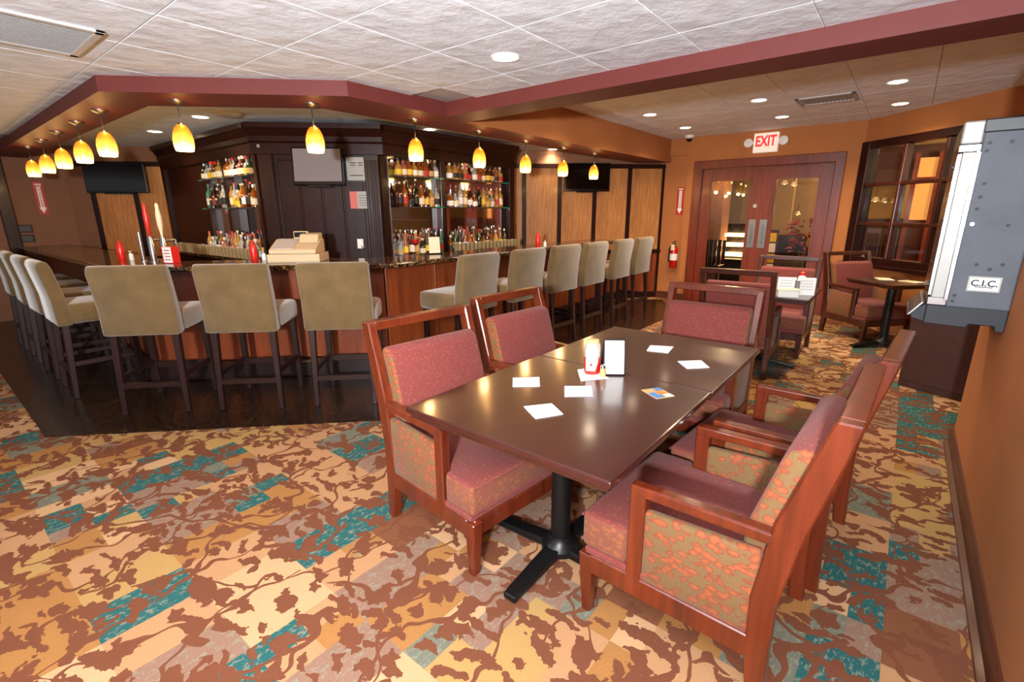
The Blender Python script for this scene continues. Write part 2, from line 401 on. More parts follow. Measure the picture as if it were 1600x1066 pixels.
# ------------------------------------------------------------------ ceilings
Z_MAIN, Z_RIGHT, Z_IN, Z_SOF = 2.40, 2.66, 2.50, 2.30
def tiles(parent, x0, x1, y0, y1, sx, sy, ox, oy, z, keep, mat='ceiling_tile'):
    me = MB().box(-sx / 2 + 0.0015, sx / 2 - 0.0015, -sy / 2 + 0.0015, sy / 2 - 0.0015, 0.0, 0.02).mesh('tile', 0.003, 1)
    i0, i1 = math.floor((x0 - ox) / sx), math.ceil((x1 - ox) / sx); j0, j1 = math.floor((y0 - oy) / sy), math.ceil((y1 - oy) / sy)
    for i in range(i0, i1):
        for j in range(j0, j1):
            cx, cy = ox + (i + 0.5) * sx, oy + (j + 0.5) * sy
            if keep(cx, cy): link('tile', me, mat, parent, (cx, cy, z))
cm = struct('ceiling', MB().prism([(-10.4, -4.0), (0.6, -4.0), (0.6, 3.2), (-3.3, 3.2), (-3.3, 2.2), (-4.4, 1.1), (-10.4, 1.1)], Z_MAIN + 0.012, Z_MAIN + 0.1).mesh('ceiling'),
            'vent_grey', 'white textured tile ceiling over the dining area')
tiles(cm, -7.8, 0.5, -1.2, 3.2, 0.6, 0.6, -2.29 + 0.0, 2.165, Z_MAIN, lambda x, y: (y < 1.35 or y - x < 5.75) and y < 3.45 and x < 0.75 and (y < 1.35 or x > -4.6))
cr = struct('ceiling', MB().box(-3.4, 1.9, 3.3, 8.6, Z_RIGHT + 0.012, Z_RIGHT + 0.1).mesh('ceiling_r'), 'vent_dark', 'raised tile ceiling in front of the exit doors')
tiles(cr, -3.2, 1.8, 4.3, 8.5, 0.592, 1.184, -0.6, 4.15, Z_RIGHT, lambda x, y: True)
ci = struct('ceiling', MB().prism([(-10.2, 1.3), (-4.6, 1.3), (-3.6, 2.2), (-3.6, 8.3), (-10.2, 8.3)], Z_IN, Z_IN + 0.1).mesh('ceiling_i'), 'ceiling_tile', 'pale ceiling above the bar')

# soffit ring over the bar and the beam
ring = [(-10.2, 1.04), (-4.38, 1.04), (-3.23, 2.19), (-3.23, 3.47), (-3.32, 3.47), (-3.32, 8.42), (-3.75, 8.1), (-3.75, 2.31), (-4.66, 1.40), (-10.2, 1.40)]
rg = MB().prism(ring, Z_SOF, Z_SOF + 0.36).mesh('soffit')
struct('trim_1', rg, 'burgundy', 'burgundy soffit band running around above the bar')
struct('trim_2', MB().box(-3.23, 0.5, 3.15, 3.47, Z_SOF, 2.8).mesh('beam'), 'burgundy', 'burgundy ceiling beam crossing the room')
struct('trim_3', MB().box(-3.32, -3.30, 3.47, 8.42, Z_SOF, Z_RIGHT + 0.02).mesh('soff_face'), 'wall_orange', 'orange brown face of the soffit beside the exit ceiling')

# ------------------------------------------------------------------ walls
YD = 8.34
# door wall with openings cut as boxes around the door
dw = MB()
dw.box(-2.98, -2.74, YD, YD + 0.16, 0, Z_RIGHT + 0.05); dw.box(-0.90, -0.60, YD, YD + 0.16, 0, Z_RIGHT + 0.05)
dw.box(-2.74, -0.90, YD, YD + 0.16, 2.17, Z_RIGHT + 0.05); dw.box(-3.6, -2.98, YD + 0.08, YD + 0.24, 0, Z_RIGHT + 0.05)
dw.box(-3.36, -2.98, YD + 0.03, YD + 0.09, 2.40, Z_RIGHT + 0.05)
struct('wall_far', dw.mesh('wall_far'), 'wall_orange', 'orange brown wall around the double exit doors')
# window wall, 45 degrees: local x runs along the wall, local y points away from the room
WX, WA = (-0.63, YD - 0.0, 0), R(-45)
ww = MB()
S1 = 2.1
ww.box(-0.1, S1 + 1.4, 0.0, 0.14, 0, 0.80); ww.box(-0.1, S1 + 1.4, 0.0, 0.14, 2.36, Z_RIGHT + 0.05); ww.box(S1, S1 + 1.4, 0.0, 0.14, 0.8, 2.36)
ww.box(-0.1, 0.02, 0.0, 0.14, 0.8, 2.36)
struct('wall_window', ww.mesh('wall_window'), 'wall_orange', 'orange brown angled wall around the dark wood window', WX, WA)
struct('wall_right', MB().box(0.44, 0.62, -4.0, 4.08, 0, Z_RIGHT).mesh('wall_right', 0.02, 2), 'wall_brown', 'brown wall at the right edge')
struct('wall_alcove', MB().box(1.7, 1.85, 4.0, 7.0, 0, Z_RIGHT + 0.05).box(0.55, 1.85, 4.0, 4.08, 0, Z_RIGHT + 0.05).mesh('wall_alcove'), 'wall_brown')
struct('baseboard_right', MB().prism([(0.44, 0.0), (0.405, 0.0), (0.405, 0.02), (0.425, 0.03), (0.425, 0.10), (0.434, 0.12), (0.44, 0.125)], -4.0, 4.085, 'y').mesh('base'), 'baseboard_wood', 'dark wood baseboard along the right wall')
wl = struct('wall_left', MB().box(-10.3, -10.1, -4.0, 2.2, 0, 2.6).mesh('wall_left'), 'wall_mauve', 'brown mauve wall at the far left beyond the bar')
struct('trim_4', MB().box(-10.13, -10.02, 0.98, 1.12, 0, 2.3).mesh('post', 0.008, 1), 'wood_cabinet', 'dark wood post on the far left wall')
struct('baseboard_far', MB().box(-2.98, -2.88, YD - 0.02, YD, 0, 0.12).box(-0.81, -0.62, YD - 0.02, YD, 0, 0.12).box(-3.4, -2.98, YD + 0.06, YD + 0.08, 0, 0.12).mesh('base_far'), 'baseboard_wood')
# bamboo wall, 45 degrees: local x along (1,1)
BW, BA = (-3.4, 8.45, 0), R(45)
bwall = struct('wall_back', MB().box(-9.6, 0.1, 0.02, 0.18, 0, 2.66).mesh('wall_back'), 'wall_mauve', 'back wall behind the bar with bamboo panels', BW, BA)
pm = MB().box(-0.272, 0.272, -0.005, 0.02, 0.86, 2.21).mesh('bamboo')
wm = MB().box(-0.302, 0.302, -0.01, 0.02, 0.10, 0.80).mesh('wainscot', 0.006, 1)
po = MB().box(-0.035, 0.035, -0.03, 0.02, 0.10, 2.21).mesh('post', 0.006, 1)
for k in range(16):
    s = -0.605 * k - 0.02
    if -7.4 < s < -4.3: continue
    link('post', po, 'wood_cabinet', bwall, (s, 0, 0))
    if k < 15:
        link('bamboo_panel', pm, 'bamboo', bwall, (s - 0.3025, 0, 0)); link('wainscot_panel', wm, 'wood_bar', bwall, (s - 0.3025, 0, 0))
link('top_rail', MB().box(-9.6, 0.02, -0.035, 0.02, 2.21, 2.28).mesh('top_rail'), 'wood_cabinet', bwall)
link('chair_rail', MB().box(-9.6, 0.02, -0.04, 0.02, 0.80, 0.86).mesh('chair_rail'), 'wood_cabinet', bwall)
link('baseboard', MB().box(-9.6, 0.02, -0.025, 0.02, 0.0, 0.10).mesh('bb'), 'wood_cabinet', bwall)

# ------------------------------------------------------------------ double door
door = estruct('door_1', 'pair of reddish wood doors with tall glass panes', (0, YD, 0))
fr = MB(); fr.prism([(-2.87, 0), (-2.87, 2.285), (-0.81, 2.285), (-0.81, 0), (-0.93, 0), (-0.93, 2.155), (-2.73, 2.155), (-2.73, 0)], -0.03, 0.17, 'y')
link('door_frame', fr.mesh('door_frame', 0.008, 1), 'wood_door', door)
for (x0, x1, g0, g1, h, px) in ((-2.727, -1.8255, -2.575, -1.99, 1, -1.91), (-1.8245, -0.933, -1.646, -1.09, -1, -1.752)):
    lf = MB(); y0, y1 = 0.03, 0.075
    lf.box(x0, g0, y0, y1, 0.01, 2.15); lf.box(g1, x1, y0, y1, 0.01, 2.15); lf.box(g0, g1, y0, y1, 1.975, 2.15); lf.box(g0, g1, y0, y1, 0.01, 0.28)
    leaf = link('door_leaf', lf.mesh('leaf'), 'wood_door', door)
    link('glass_pane', MB().box(g0, g1, 0.05, 0.056, 0.28, 1.975).mesh('pane'), 'pane_glass', leaf)
    link('glazing_bead', MB().box(g0 - 0.012, g0 + 0.012, 0.02, 0.035, 0.27, 1.985).box(g1 - 0.012, g1 + 0.012, 0.02, 0.035, 0.27, 1.985)
         .box(g0, g1, 0.02, 0.035, 1.963, 1.987).box(g0, g1, 0.02, 0.035, 0.268, 0.292).mesh('bead'), 'wood_door', leaf)
    pp = MB().box(px - 0.055, px + 0.055, 0.022, 0.03, 0.945, 1.38).mesh('push_plate', 0.003, 1)
    link('push_plate', pp, 'steel', leaf)
    link('pull_handle', MB().box(px - 0.012, px + 0.012, -0.015, 0.0, 1.02, 1.30).box(px - 0.012, px + 0.012, -0.01, 0.025, 1.03, 1.06).box(px - 0.012, px + 0.012, -0.01, 0.025, 1.26, 1.29).mesh('pull', 0.003, 1), 'steel', leaf)
link('door_lock', MB().tube((-1.90, 0.02, 1.58), (-1.90, 0.035, 1.58), 0.03, 14).mesh('lock', 0, smooth=True), 'chrome', door)

# ------------------------------------------------------------------ window with small panes
win = estruct('window_1', 'dark wood window of small square panes', WX, WA)
z0, z1 = 0.86, 2.34
link('window_frame', MB().box(0.0, 0.13, -0.04, 0.12, 0.80, 2.38).box(S1 - 0.1, S1, -0.04, 0.12, 0.80, 2.38).box(0.13, S1 - 0.1, -0.04, 0.12, 2.29, 2.38).box(0.13, S1 - 0.1, -0.04, 0.12, 0.80, 0.90).mesh('wf', 0.006, 1), 'wood_cabinet', win)
link('window_sill', MB().box(-0.02, S1 + 0.02, -0.09, 0.0, 0.77, 0.815).mesh('sill', 0.006, 1), 'wood_cabinet', win)
cols = [0.13, 0.65, 1.18, 1.70, S1 - 0.1]; rows = [0.90, 1.33, 1.83, 2.29]
for c in cols[1:-1]: link('muntin', MB().box(c - 0.022, c + 0.022, -0.02, 0.08, 0.90, 2.29).mesh('mun', 0.006, 1), 'wood_frame_dark', win)
for r in rows[1:-1]: link('muntin', MB().box(0.13, S1 - 0.1, -0.018, 0.078, r - 0.022, r + 0.022).mesh('mun', 0.006, 1), 'wood_frame_dark', win)
for i in range(4):
    for j in range(3):
        link('pane', MB().box(cols[i], cols[i + 1], 0.03, 0.036, rows[j], rows[j + 1]).mesh('pane'), 'pane_glass', win)

# ------------------------------------------------------------------ the lobby behind the glass
struct('floor', MB().box(-7, 7, 8.52, 15, -0.1, 0.0).box(1.95, 7, 5.0, 8.52, -0.1, 0.0).mesh('lobby_floor'), 'lobby_floor', 'tan lobby floor behind the doors')
struct('ceiling', MB().box(-7, 7, 8.52, 15, 2.6, 2.7).box(1.95, 7, 5.0, 8.52, 2.6, 2.7).mesh('lobby_ceil'), 'lobby_ceiling', 'pale lobby ceiling behind the doors')
struct('wall_lobby', MB().box(-7, 7, 14.6, 14.8, 0, 2.65).box(6.5, 6.7, 5.0, 14.8, 0, 2.65).box(-7, -6.8, 8.5, 14.8, 0, 2.65).mesh('lobby_wall'), 'lobby_wall', 'tan lobby wall seen through the glass')

# ------------------------------------------------------------------ bar: front and counter
def ringpoly(y, c, x, xl, yr, d):
    """strip following the bar: outer line y / diagonal c / x, depth d inwards"""
    dc = d * math.sqrt(2)
    def corners(y, c, x): return [(xl, y), (y - c, y), (x, x + c), (x, yr)]
    o = corners(y, c, x); i = corners(y + d, c + dc, x - d)
    return o + i[::-1]
CT = (1.06, 6.22, -3.53)
cnt = link('bar_counter', MB().prism(ringpoly(*CT, -9.9, 7.2, 0.58), 1.025, 1.07).mesh('counter', 0.012, 2), 'counter_granite')
tag(cnt, 'speckled dark granite bar counter wrapping around the bar', 'counter')
bf = thing('bar_island', 'reddish wood panelled bar front below the granite counter', 'bar', (0, 0, 0))
link('core', MB().prism(ringpoly(CT[0] + 0.27, CT[1] + 0.38, CT[2] - 0.27, -9.9, 7.15, 0.10), 0.0, 1.025).mesh('core'), 'wood_cabinet', bf)
link('foot_ledge', MB().prism(ringpoly(CT[0] + 0.13, CT[1] + 0.18, CT[2] - 0.13, -9.9, 7.15, 0.16), 0.008, 0.16).mesh('ledge', 0.008, 1), 'wood_stool_leg', bf)
def panels(p0, p1, n):
    a, b = Vector(p0), Vector(p1); L = (b - a).length; ang = math.atan2((b - a).y, (b - a).x); w = L / n
    mb = MB().box(-w / 2 + 0.003, w / 2 - 0.003, -0.018, 0.0, 0.165, 1.02)
    me = mb.mesh('panel', 0.004, 1)
    for k in range(n):
        p = a + (b - a) * ((k + 0.5) / n)
        link('wood_panel', me, 'wood_bar', bf, (p.x, p.y, 0), ang)
yb, cb, xb = CT[0] + 0.265, CT[1] + 0.375, CT[2] - 0.265
panels((-9.8, yb), (yb - cb, yb), 9); panels((yb - cb, yb), (xb, xb + cb), 4); panels((xb, xb + cb), (xb, 7.15), 7)

# ------------------------------------------------------------------ back bar cabinets
YL, CC, XR, ZC = 2.68, 8.42, -4.82, 2.45
XD, YDR = YL - CC, XR + CC          # corner x on the left wing / corner y on the right wing
DEP = 0.06
def crown(profile_parent, L0, L1, name='crown'):
    # moulding along local x, front at y=0 facing -y
    pts = [(0.05, 2.14), (-0.05, 2.14), (-0.05, 2.25), (-0.07, 2.27), (-0.07, 2.32), (-0.12, 2.39), (-0.14, 2.395), (-0.14, ZC), (0.05, ZC)]
    return link(name, MB().prism(pts, L0, L1, 'x').mesh('crown'), 'wood_cabinet', profile_parent)
def pilaster(par, x, w, d0=-0.05, flutes=0):
    mb = MB().box(x - w / 2, x + w / 2, d0, 0.10, 0.0, 2.14)
    o = link('pilaster', mb.mesh('pil', 0.005, 1), 'wood_cabinet', par)
    for k in range(flutes):
        fx = x - w / 2 + (k + 0.5) * w / flutes
        link('flute', MB().tube((fx, d0, 1.0), (fx, d0, 2.08), w / flutes * 0.36, 8).mesh('fl', smooth=True), 'wood_cabinet', o)
    return o
SH = (1.575, 1.925)
def wing(name, label, loc, rot, L, bays, panelled=None):
    t = thing(name, label, 'cabinet', loc, rot)
    link('base_cabinet', MB().box(0, L, -0.20, DEP, 0, 0.96).mesh('base', 0.004, 1), 'wood_cabinet', t)
    link('back_counter', MB().box(0, L, -0.24, DEP, 0.96, 1.0).mesh('bc', 0.006, 1), 'counter_granite', t)
    link('back_panel', MB().box(0, L, DEP, DEP + 0.04, 0.94, 2.3).mesh('bp'), 'wood_cabinet', t)
    link('top_board', MB().box(0, L, -0.04, DEP, 2.16, 2.30).mesh('top'), 'wood_cabinet', t)
    crown(t, -0.0, L + 0.0)
    for (a, b) in bays:
        link('mirror', MB().box(a, b, DEP - 0.012, DEP, 1.0, 2.16).mesh('mir'), 'mirror', t)
        for z in SH:
            sh = link('glass_shelf', MB().box(a, b, -0.10, DEP - 0.012, z - 0.01, z).mesh('shelf'), 'shelf_glass', t)
            e0, e1 = (a, a + 0.13) if rot == 0 else (b - 0.16, b)
            link('shelf_edge', MB().box(e0, e1, -0.107, -0.10, z - 0.012, z + 0.002).mesh('edge'), 'glass_edge', sh)
            link('shelf_rail', MB().box(e1 if rot == 0 else a, b if rot == 0 else e0, -0.107, -0.10, z - 0.011, z + 0.001).mesh('rail'), 'grey_charcoal', sh)
    return t
# left wing: faces -Y
LW0 = -8.75; LWL = XD - LW0
lw = wing('back_bar_cabinet', 'dark wood back bar cabinet left of the register, bottles on glass shelves', (LW0, YL, 0), 0, LWL, [(1.50, 2.12), (2.20, LWL - 0.06)])
link('side_panel', MB().box(0.0, 1.50, -0.02, DEP, 1.0, 2.16).mesh('sp'), 'wood_cabinet', lw)
for x, w in ((0.06, 0.12), (2.16, 0.08), (LWL - 0.03, 0.06)): pilaster(lw, x, w)
# right wing: faces +X ; local x -> +Y
RL = 6.02 - YDR
rw = wing('back_bar_cabinet', 'dark wood back bar cabinet right of the television, bottles on glass shelves', (XR, YDR, 0), R(90), RL, [(0.16, 0.90), (0.99, 2.22)])
for x, w in ((0.945, 0.09), (RL - 0.06, 0.12)): pilaster(rw, x, w)
link('end_panel', MB().box(RL - 0.13, RL, -0.02, DEP + 0.04, 0.0, 2.2).mesh('ep'), 'wood_cabinet', rw)
# centre, diagonal: local x -> (1,1)
CL = math.sqrt(2) * (XR - XD)
cc = thing('back_bar_cabinet', 'dark wood diagonal centre panel of the back bar with fluted pilasters', 'cabinet', (XD, YL, 0), R(45))
link('base_cabinet', MB().box(0.05, CL - 0.05, -0.10, 0.10, 0, 0.96).mesh('cb', 0.004, 1), 'wood_cabinet', cc)
link('back_counter', MB().box(0.05, CL - 0.05, -0.14, 0.08, 0.96, 1.0).mesh('cbc', 0.006, 1), 'counter_granite', cc)
link('back_panel', MB().box(0, CL, 0.03, 0.10, 0.94, 2.3).mesh('cp'), 'wood_cabinet', cc)
crown(cc, -0.06, CL + 0.06)
for k in range(4):
    a = 0.17 + k * (CL - 0.36) / 4
    link('raised_panel', MB().box(a + 0.01, a + (CL - 0.36) / 4 - 0.01, 0.012, 0.03, 0.98, 2.08).mesh('rp', 0.006, 1), 'wood_cabinet', cc)
pilaster(cc, 0.08, 0.15); pilaster(cc, CL - 0.08, 0.16, flutes=5)
link('puck_light', MB().tube((0.03, -0.035, 2.22), (0.03, -0.05, 2.22), 0.018, 10).mesh('puck', smooth=True), 'white_plastic', cc)

# ------------------------------------------------------------------ bar stools
def make_stool():
    t = thing('bar_stool', 'x', 'bar stool', group='upholstered bar stools along the bar')
    W = 0.52
    bk = MB().prism([(-0.27, 0.63), (-0.17, 0.63), (-0.185, 0.86), (-0.225, 1.10), (-0.245, 1.145), (-0.275, 1.155), (-0.305, 1.14), (-0.315, 1.10), (-0.275, 0.85)], -W / 2, W / 2, 'x')
    link('backrest', bk.mesh('backrest', 0.018, 2, True), 'fabric_stool', t)
    st = MB().box(-W / 2 + 0.005, W / 2 - 0.005, -0.20, 0.27, 0.635, 0.80)
    link('seat', st.mesh('seat', 0.04, 3, True), 'fabric_stool', t)
    for sx in (-1, 1):
        link('leg', MB().beam((sx * 0.215, -0.22, 0.64), (sx * 0.225, -0.26, 0.008), 0.048, 0.048, 0.036, 0.036).mesh('leg', 0.004, 1), 'wood_stool_leg', t)
        link('leg', MB().beam((sx * 0.215, 0.21, 0.64), (sx * 0.22, 0.22, 0.008), 0.048, 0.048, 0.036, 0.036).mesh('leg', 0.004, 1), 'wood_stool_leg', t)
        link('stretcher', MB().beam((sx * 0.22, -0.245, 0.30), (sx * 0.22, 0.215, 0.30), 0.022, 0.035).mesh('str'), 'wood_stool_leg', t)
    link('stretcher', MB().beam((-0.22, -0.25, 0.24), (0.22, -0.25, 0.24), 0.022, 0.04).mesh('str'), 'wood_stool_leg', t)
    link('foot_rest', MB().beam((-0.22, 0.217, 0.27), (0.22, 0.217, 0.27), 0.022, 0.045).mesh('str'), 'wood_stool_leg', t)
    return t
spots = []
for i, s in enumerate((-2.366, -1.65, -0.935)):
    c = 5.30 + 0.27 * math.sqrt(2)
    spots.append((-c / 2 + s * D2, c / 2 + s * D2, R(45) + (0.03, -0.02, 0.0)[i],
                  ('tan upholstered bar stool on the angled bar side, nearest the beer taps',
                   'tan upholstered bar stool in the middle of the three on the angled bar side',
                   'tan upholstered bar stool on the angled bar side, in front of the cash register')[i]))
names = ('first', 'second', 'third', 'fourth', 'fifth', 'sixth')
for i, y in enumerate((3.20, 3.95, 4.66, 5.33, 6.07, 6.74)):
    spots.append((-2.95 - 0.27, y, R(90) + (0.06, 0.02, -0.02, 0, 0.03, 0)[i],
                  '%s tan bar stool along the right bar side, counting from the angled corner' % names[i]))
for i, x in enumerate((-5.46, -6.24, -7.05, -7.9)):
    spots.append((x, 0.66 + 0.27, 0.0 + (0.0, 0.02, -0.02, 0)[i],
                  '%s tan bar stool along the left bar side, counting from the angled corner' % names[i]))
stool = make_stool()
for i, (x, y, a, lb) in enumerate(spots):
    o = stool if i == 0 else dup(stool, (0, 0, 0), 0)
    o.location = (x, y, 0); o.rotation_euler = (0, 0, a); o['label'] = lb

# ------------------------------------------------------------------ armchairs
def make_chair(fr='wood_frame'):
    t = thing('armchair', 'x', 'armchair', group='wood framed armchairs in the dining area')
    W = 0.64; hw = W / 2
    # back posts: profile in (y, z), rear at -y
    prof = [(-0.335, 0.0), (-0.285, 0.0), (-0.262, 0.20), (-0.255, 0.40), (-0.29, 0.66), (-0.383, 0.985), (-0.39, 1.0), (-0.447, 1.0), (-0.443, 0.97), (-0.37, 0.66), (-0.325, 0.40), (-0.325, 0.20)]
    for s in (-1, 1):
        x0, x1 = (hw - 0.045, hw) if s > 0 else (-hw, -hw + 0.045)
        link('back_post', MB().prism(prof, x0, x1, 'x').mesh('post', 0.005, 1), fr, t)
        link('leg', MB().beam((s * (hw - 0.028), 0.305, 0.26), (s * (hw - 0.026), 0.30, 0.0), 0.056, 0.056, 0.036, 0.036).mesh('leg', 0.004, 1), fr, t)
        link('side_rail', MB().box(s * (hw - 0.022) - 0.02, s * (hw - 0.022) + 0.02, -0.30, 0.285, 0.185, 0.265).mesh('rail', 0.004, 1), fr, t)
        link('arm_post', MB().box(s * (hw - 0.0225) - 0.0225, s * (hw - 0.0225) + 0.0225, 0.085, 0.14, 0.255, 0.60).mesh('apost', 0.005, 1), fr, t)
        link('armrest', MB().beam((s * (hw - 0.024), 0.142, 0.602), (s * (hw - 0.024), -0.30, 0.612), 0.046, 0.038).mesh('arm', 0.007, 2), fr, t)
        link('side_panel', MB().prism([(0.088, 0.262), (0.088, 0.535), (-0.272, 0.555), (-0.262, 0.262)], s * (hw - 0.024) - 0.02, s * (hw - 0.024) + 0.02, 'x').mesh('sidep', 0.014, 2, True), 'fabric_leaf', t)
    link('front_rail', MB().box(-hw + 0.02, hw - 0.02, 0.265, 0.318, 0.185, 0.265).mesh('frail', 0.004, 1), fr, t)
    link('top_rail', MB().prism([(-0.383, 0.958), (-0.39, 1.002), (-0.447, 1.002), (-0.440, 0.955)], -hw + 0.04, hw - 0.04, 'x').mesh('trail', 0.004, 1), fr, t)
    bk = MB().prism([(-0.20, 0.36), (-0.21, 0.60), (-0.285, 0.865), (-0.335, 0.888), (-0.372, 0.87), (-0.345, 0.60), (-0.30, 0.36)], -hw + 0.046, hw - 0.046, 'x')
    link('backrest', face_mats(bk.mesh('backrest', 0.022, 3, True), [('fabric_maroon_sheen', lambda n: abs(n.x) < 0.6), ('fabric_leaf', lambda n: True)]), None, t)  # sheen of one cloth painted by face direction: maroon front, leaf sides
    T = [(-hw + 0.05, -0.24), (hw - 0.05, -0.24), (hw - 0.05, 0.145), (hw - 0.004, 0.145), (hw - 0.004, 0.325), (-hw + 0.004, 0.325), (-hw + 0.004, 0.145), (-hw + 0.05, 0.145)]
    link('seat_deck', MB().box(-hw + 0.006, hw - 0.006, -0.26, 0.31, 0.262, 0.292).mesh('deck', 0.008, 2), 'fabric_maroon_sheen', t)
    link('seat_cushion', face_mats(MB().prism(T, 0.29, 0.435).mesh('cushion', 0.022, 3, True), [('fabric_maroon_sheen', lambda n: n.z > 0.6), ('fabric_mix_sheen', lambda n: True)]), None, t)  # cushion top coloured maroon for the sheen, side faces mixed
    wl_ = MB()
    for z in (0.312, 0.415):
        wl_.tube((-hw + 0.012, 0.328, z), (hw - 0.012, 0.328, z), 0.0045, 6)
    link('piping', wl_.mesh('piping', smooth=True), 'fabric_maroon_sheen', t)
    return t
chair = make_chair()
CH = [(-1.496, 1.58, R(-95.5), 'maroon armchair at the near left of the dark dining table, close to the bar stools'),
      (-1.56, 2.40, R(-93), 'maroon armchair on the bar side of the farther dining table'),
      (-0.44, 1.68, R(88), 'large maroon armchair nearest the camera, its leaf patterned side panel in view'),
      (-0.37, 2.37, R(86), 'maroon armchair between the nearest armchair and the wall mounted grey machine'),
      (-0.99, 3.10, R(180), 'maroon armchair at the far head of the dark dining tables, facing the camera'),
      (-1.14, 5.03, R(2), 'armchair standing back to back behind the head chair, drawn up to another table'),
      (-1.0, 5.95, R(180), 'orange lit armchair right before the double doors, behind the table with white cards'),
      (-0.25, 7.26, R(-132), 'armchair under the dark wood window beside a small table')]
for i, (x, y, a, lb) in enumerate(CH):
    o = chair if i == 0 else dup(chair, (0, 0, 0), 0)
    o.location = (x, y, 0); o.rotation_euler = (0, 0, a); o['label'] = lb
# farther chairs: tungsten light put into the colour as a darker frame
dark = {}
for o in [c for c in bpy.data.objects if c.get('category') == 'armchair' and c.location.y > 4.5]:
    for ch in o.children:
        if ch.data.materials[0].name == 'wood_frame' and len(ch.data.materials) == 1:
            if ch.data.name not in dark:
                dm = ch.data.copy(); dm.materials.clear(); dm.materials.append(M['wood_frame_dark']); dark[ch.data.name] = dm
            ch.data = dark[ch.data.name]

# ------------------------------------------------------------------ tables
def make_table(wx, wy, loc, rotz, label, top='wood_table'):
    t = thing('pedestal_table', label, 'table', loc, rotz, 'pedestal dining tables')
    def rr(i, r=0.012): return [(-wx / 2 + i, -wy / 2 + i), (wx / 2 - i, -wy / 2 + i), (wx / 2 - i, wy / 2 - i), (-wx / 2 + i, wy / 2 - i)]
    link('tabletop', MB().prism(rr(0.0), 0.725, 0.75).mesh('top', 0.006, 2), top, t)
    link('table_edge', MB().prism(rr(0.014), 0.702, 0.726).mesh('edge', 0.006, 2), top, t)
    link('top_plate', MB().box(-0.22, 0.22, -0.22, 0.22, 0.69, 0.703).mesh('plate'), 'black_metal', t)
    link('column', MB().lathe([(0.043, 0.05), (0.043, 0.69)], 18).mesh('col', smooth=True), 'black_metal', t)
    link('base_hub', MB().lathe([(0.085, 0.035), (0.085, 0.06), (0.055, 0.085), (0.05, 0.11)], 18).mesh('hub', smooth=True), 'black_metal', t)
    for k in range(4):
        a = k * math.pi / 2
        d = Vector((math.cos(a), math.sin(a), 0))
        ft = MB().beam(d * 0.03 + Vector((0, 0, 0.05)), d * 0.37 + Vector((0, 0, 0.022)), 0.075, 0.045, 0.06, 0.03)
        link('base_foot', ft.mesh('foot', 0.008, 2), 'black_metal', t)
    return t
make_table(0.912, 0.918, (-1.006, 1.592, 0), 0, 'dark mahogany dining table nearest the camera, white napkins lying on it')
make_table(0.912, 0.87, (-1.0, 2.49, 0), 0, 'dark mahogany dining table pushed against the far side of the near one')
make_table(0.91, 0.86, (-1.03, 5.26, 0), 0, 'dark table with white cards before the double doors')
make_table(0.62, 0.62, (-0.03, 6.78, 0), R(-45), 'small dark table beside the armchair under the window')

# ------------------------------------------------------------------ pendants over the bar
def make_pendant():
    t = thing('pendant_lamp', 'x', 'pendant lamp', group='amber pendant lamps over the bar')
    link('canopy', MB().lathe([(0.055, 0.0), (0.055, -0.008), (0.03, -0.022), (0.01, -0.03)], 18).mesh('can', smooth=True), 'steel', t)
    link('cord', MB().tube((0, 0, -0.02), (0, 0, -0.17), 0.004, 8).mesh('cord'), 'black_metal', t)
    link('socket_cap', MB().lathe([(0.008, -0.145), (0.02, -0.155), (0.03, -0.175)], 14).mesh('cap', smooth=True), 'steel', t)
    pr = [(0.028, -0.165), (0.045, -0.185), (0.06, -0.22), (0.068, -0.265), (0.066, -0.31), (0.058, -0.345), (0.054, -0.345), (0.06, -0.31), (0.062, -0.265), (0.055, -0.22), (0.04, -0.19), (0.024, -0.17)]
    link('shade', MB().lathe(pr, 20, caps=False).mesh('shade', smooth='all'), 'amber_glass', t)
    link('bulb', MB().lathe([(0.004, -0.325), (0.02, -0.31), (0.026, -0.285), (0.018, -0.25), (0.012, -0.22)], 12).mesh('bulb', smooth='all'), 'bulb_glow', t)
    return t
PEN = [(x, 1.20) for x in (-5.12, -5.90, -6.72, -7.55, -8.4)] + [(-4.29, 1.47), (-3.65, 2.15)] + [(-3.55, y) for y in (3.06, 3.90)] + [(-3.60, y) for y in (4.75, 5.55, 6.35)]
plab = ['%s amber pendant lamp of the row left of the angled soffit, counting from its corner' % n for n in names[:5]] + \
       ['amber pendant lamp on the angled soffit, left of the television', 'amber pendant lamp hanging in front of the grey television'] + \
       ['%s amber pendant lamp of the row right of the grey television, counting from the left' % n for n in names[:5]]
pen = make_pendant()
for i, (x, y) in enumerate(PEN):
    o = pen if i == 0 else dup(pen, (0, 0, 0), 0)
    o.location = (x, y, Z_SOF); o['label'] = plab[i]
for (x, y) in PEN: lamp('POINT', 'pendant_uplight', (x + 0.045, y, Z_SOF - 0.13), 0.7, (1.0, 0.52, 0.14), 0.02)
for (x, y) in PEN: lamp('POINT', 'pendant_light', (x, y, Z_SOF - 0.37), 5.0, (1.0, 0.62, 0.26), 0.04)

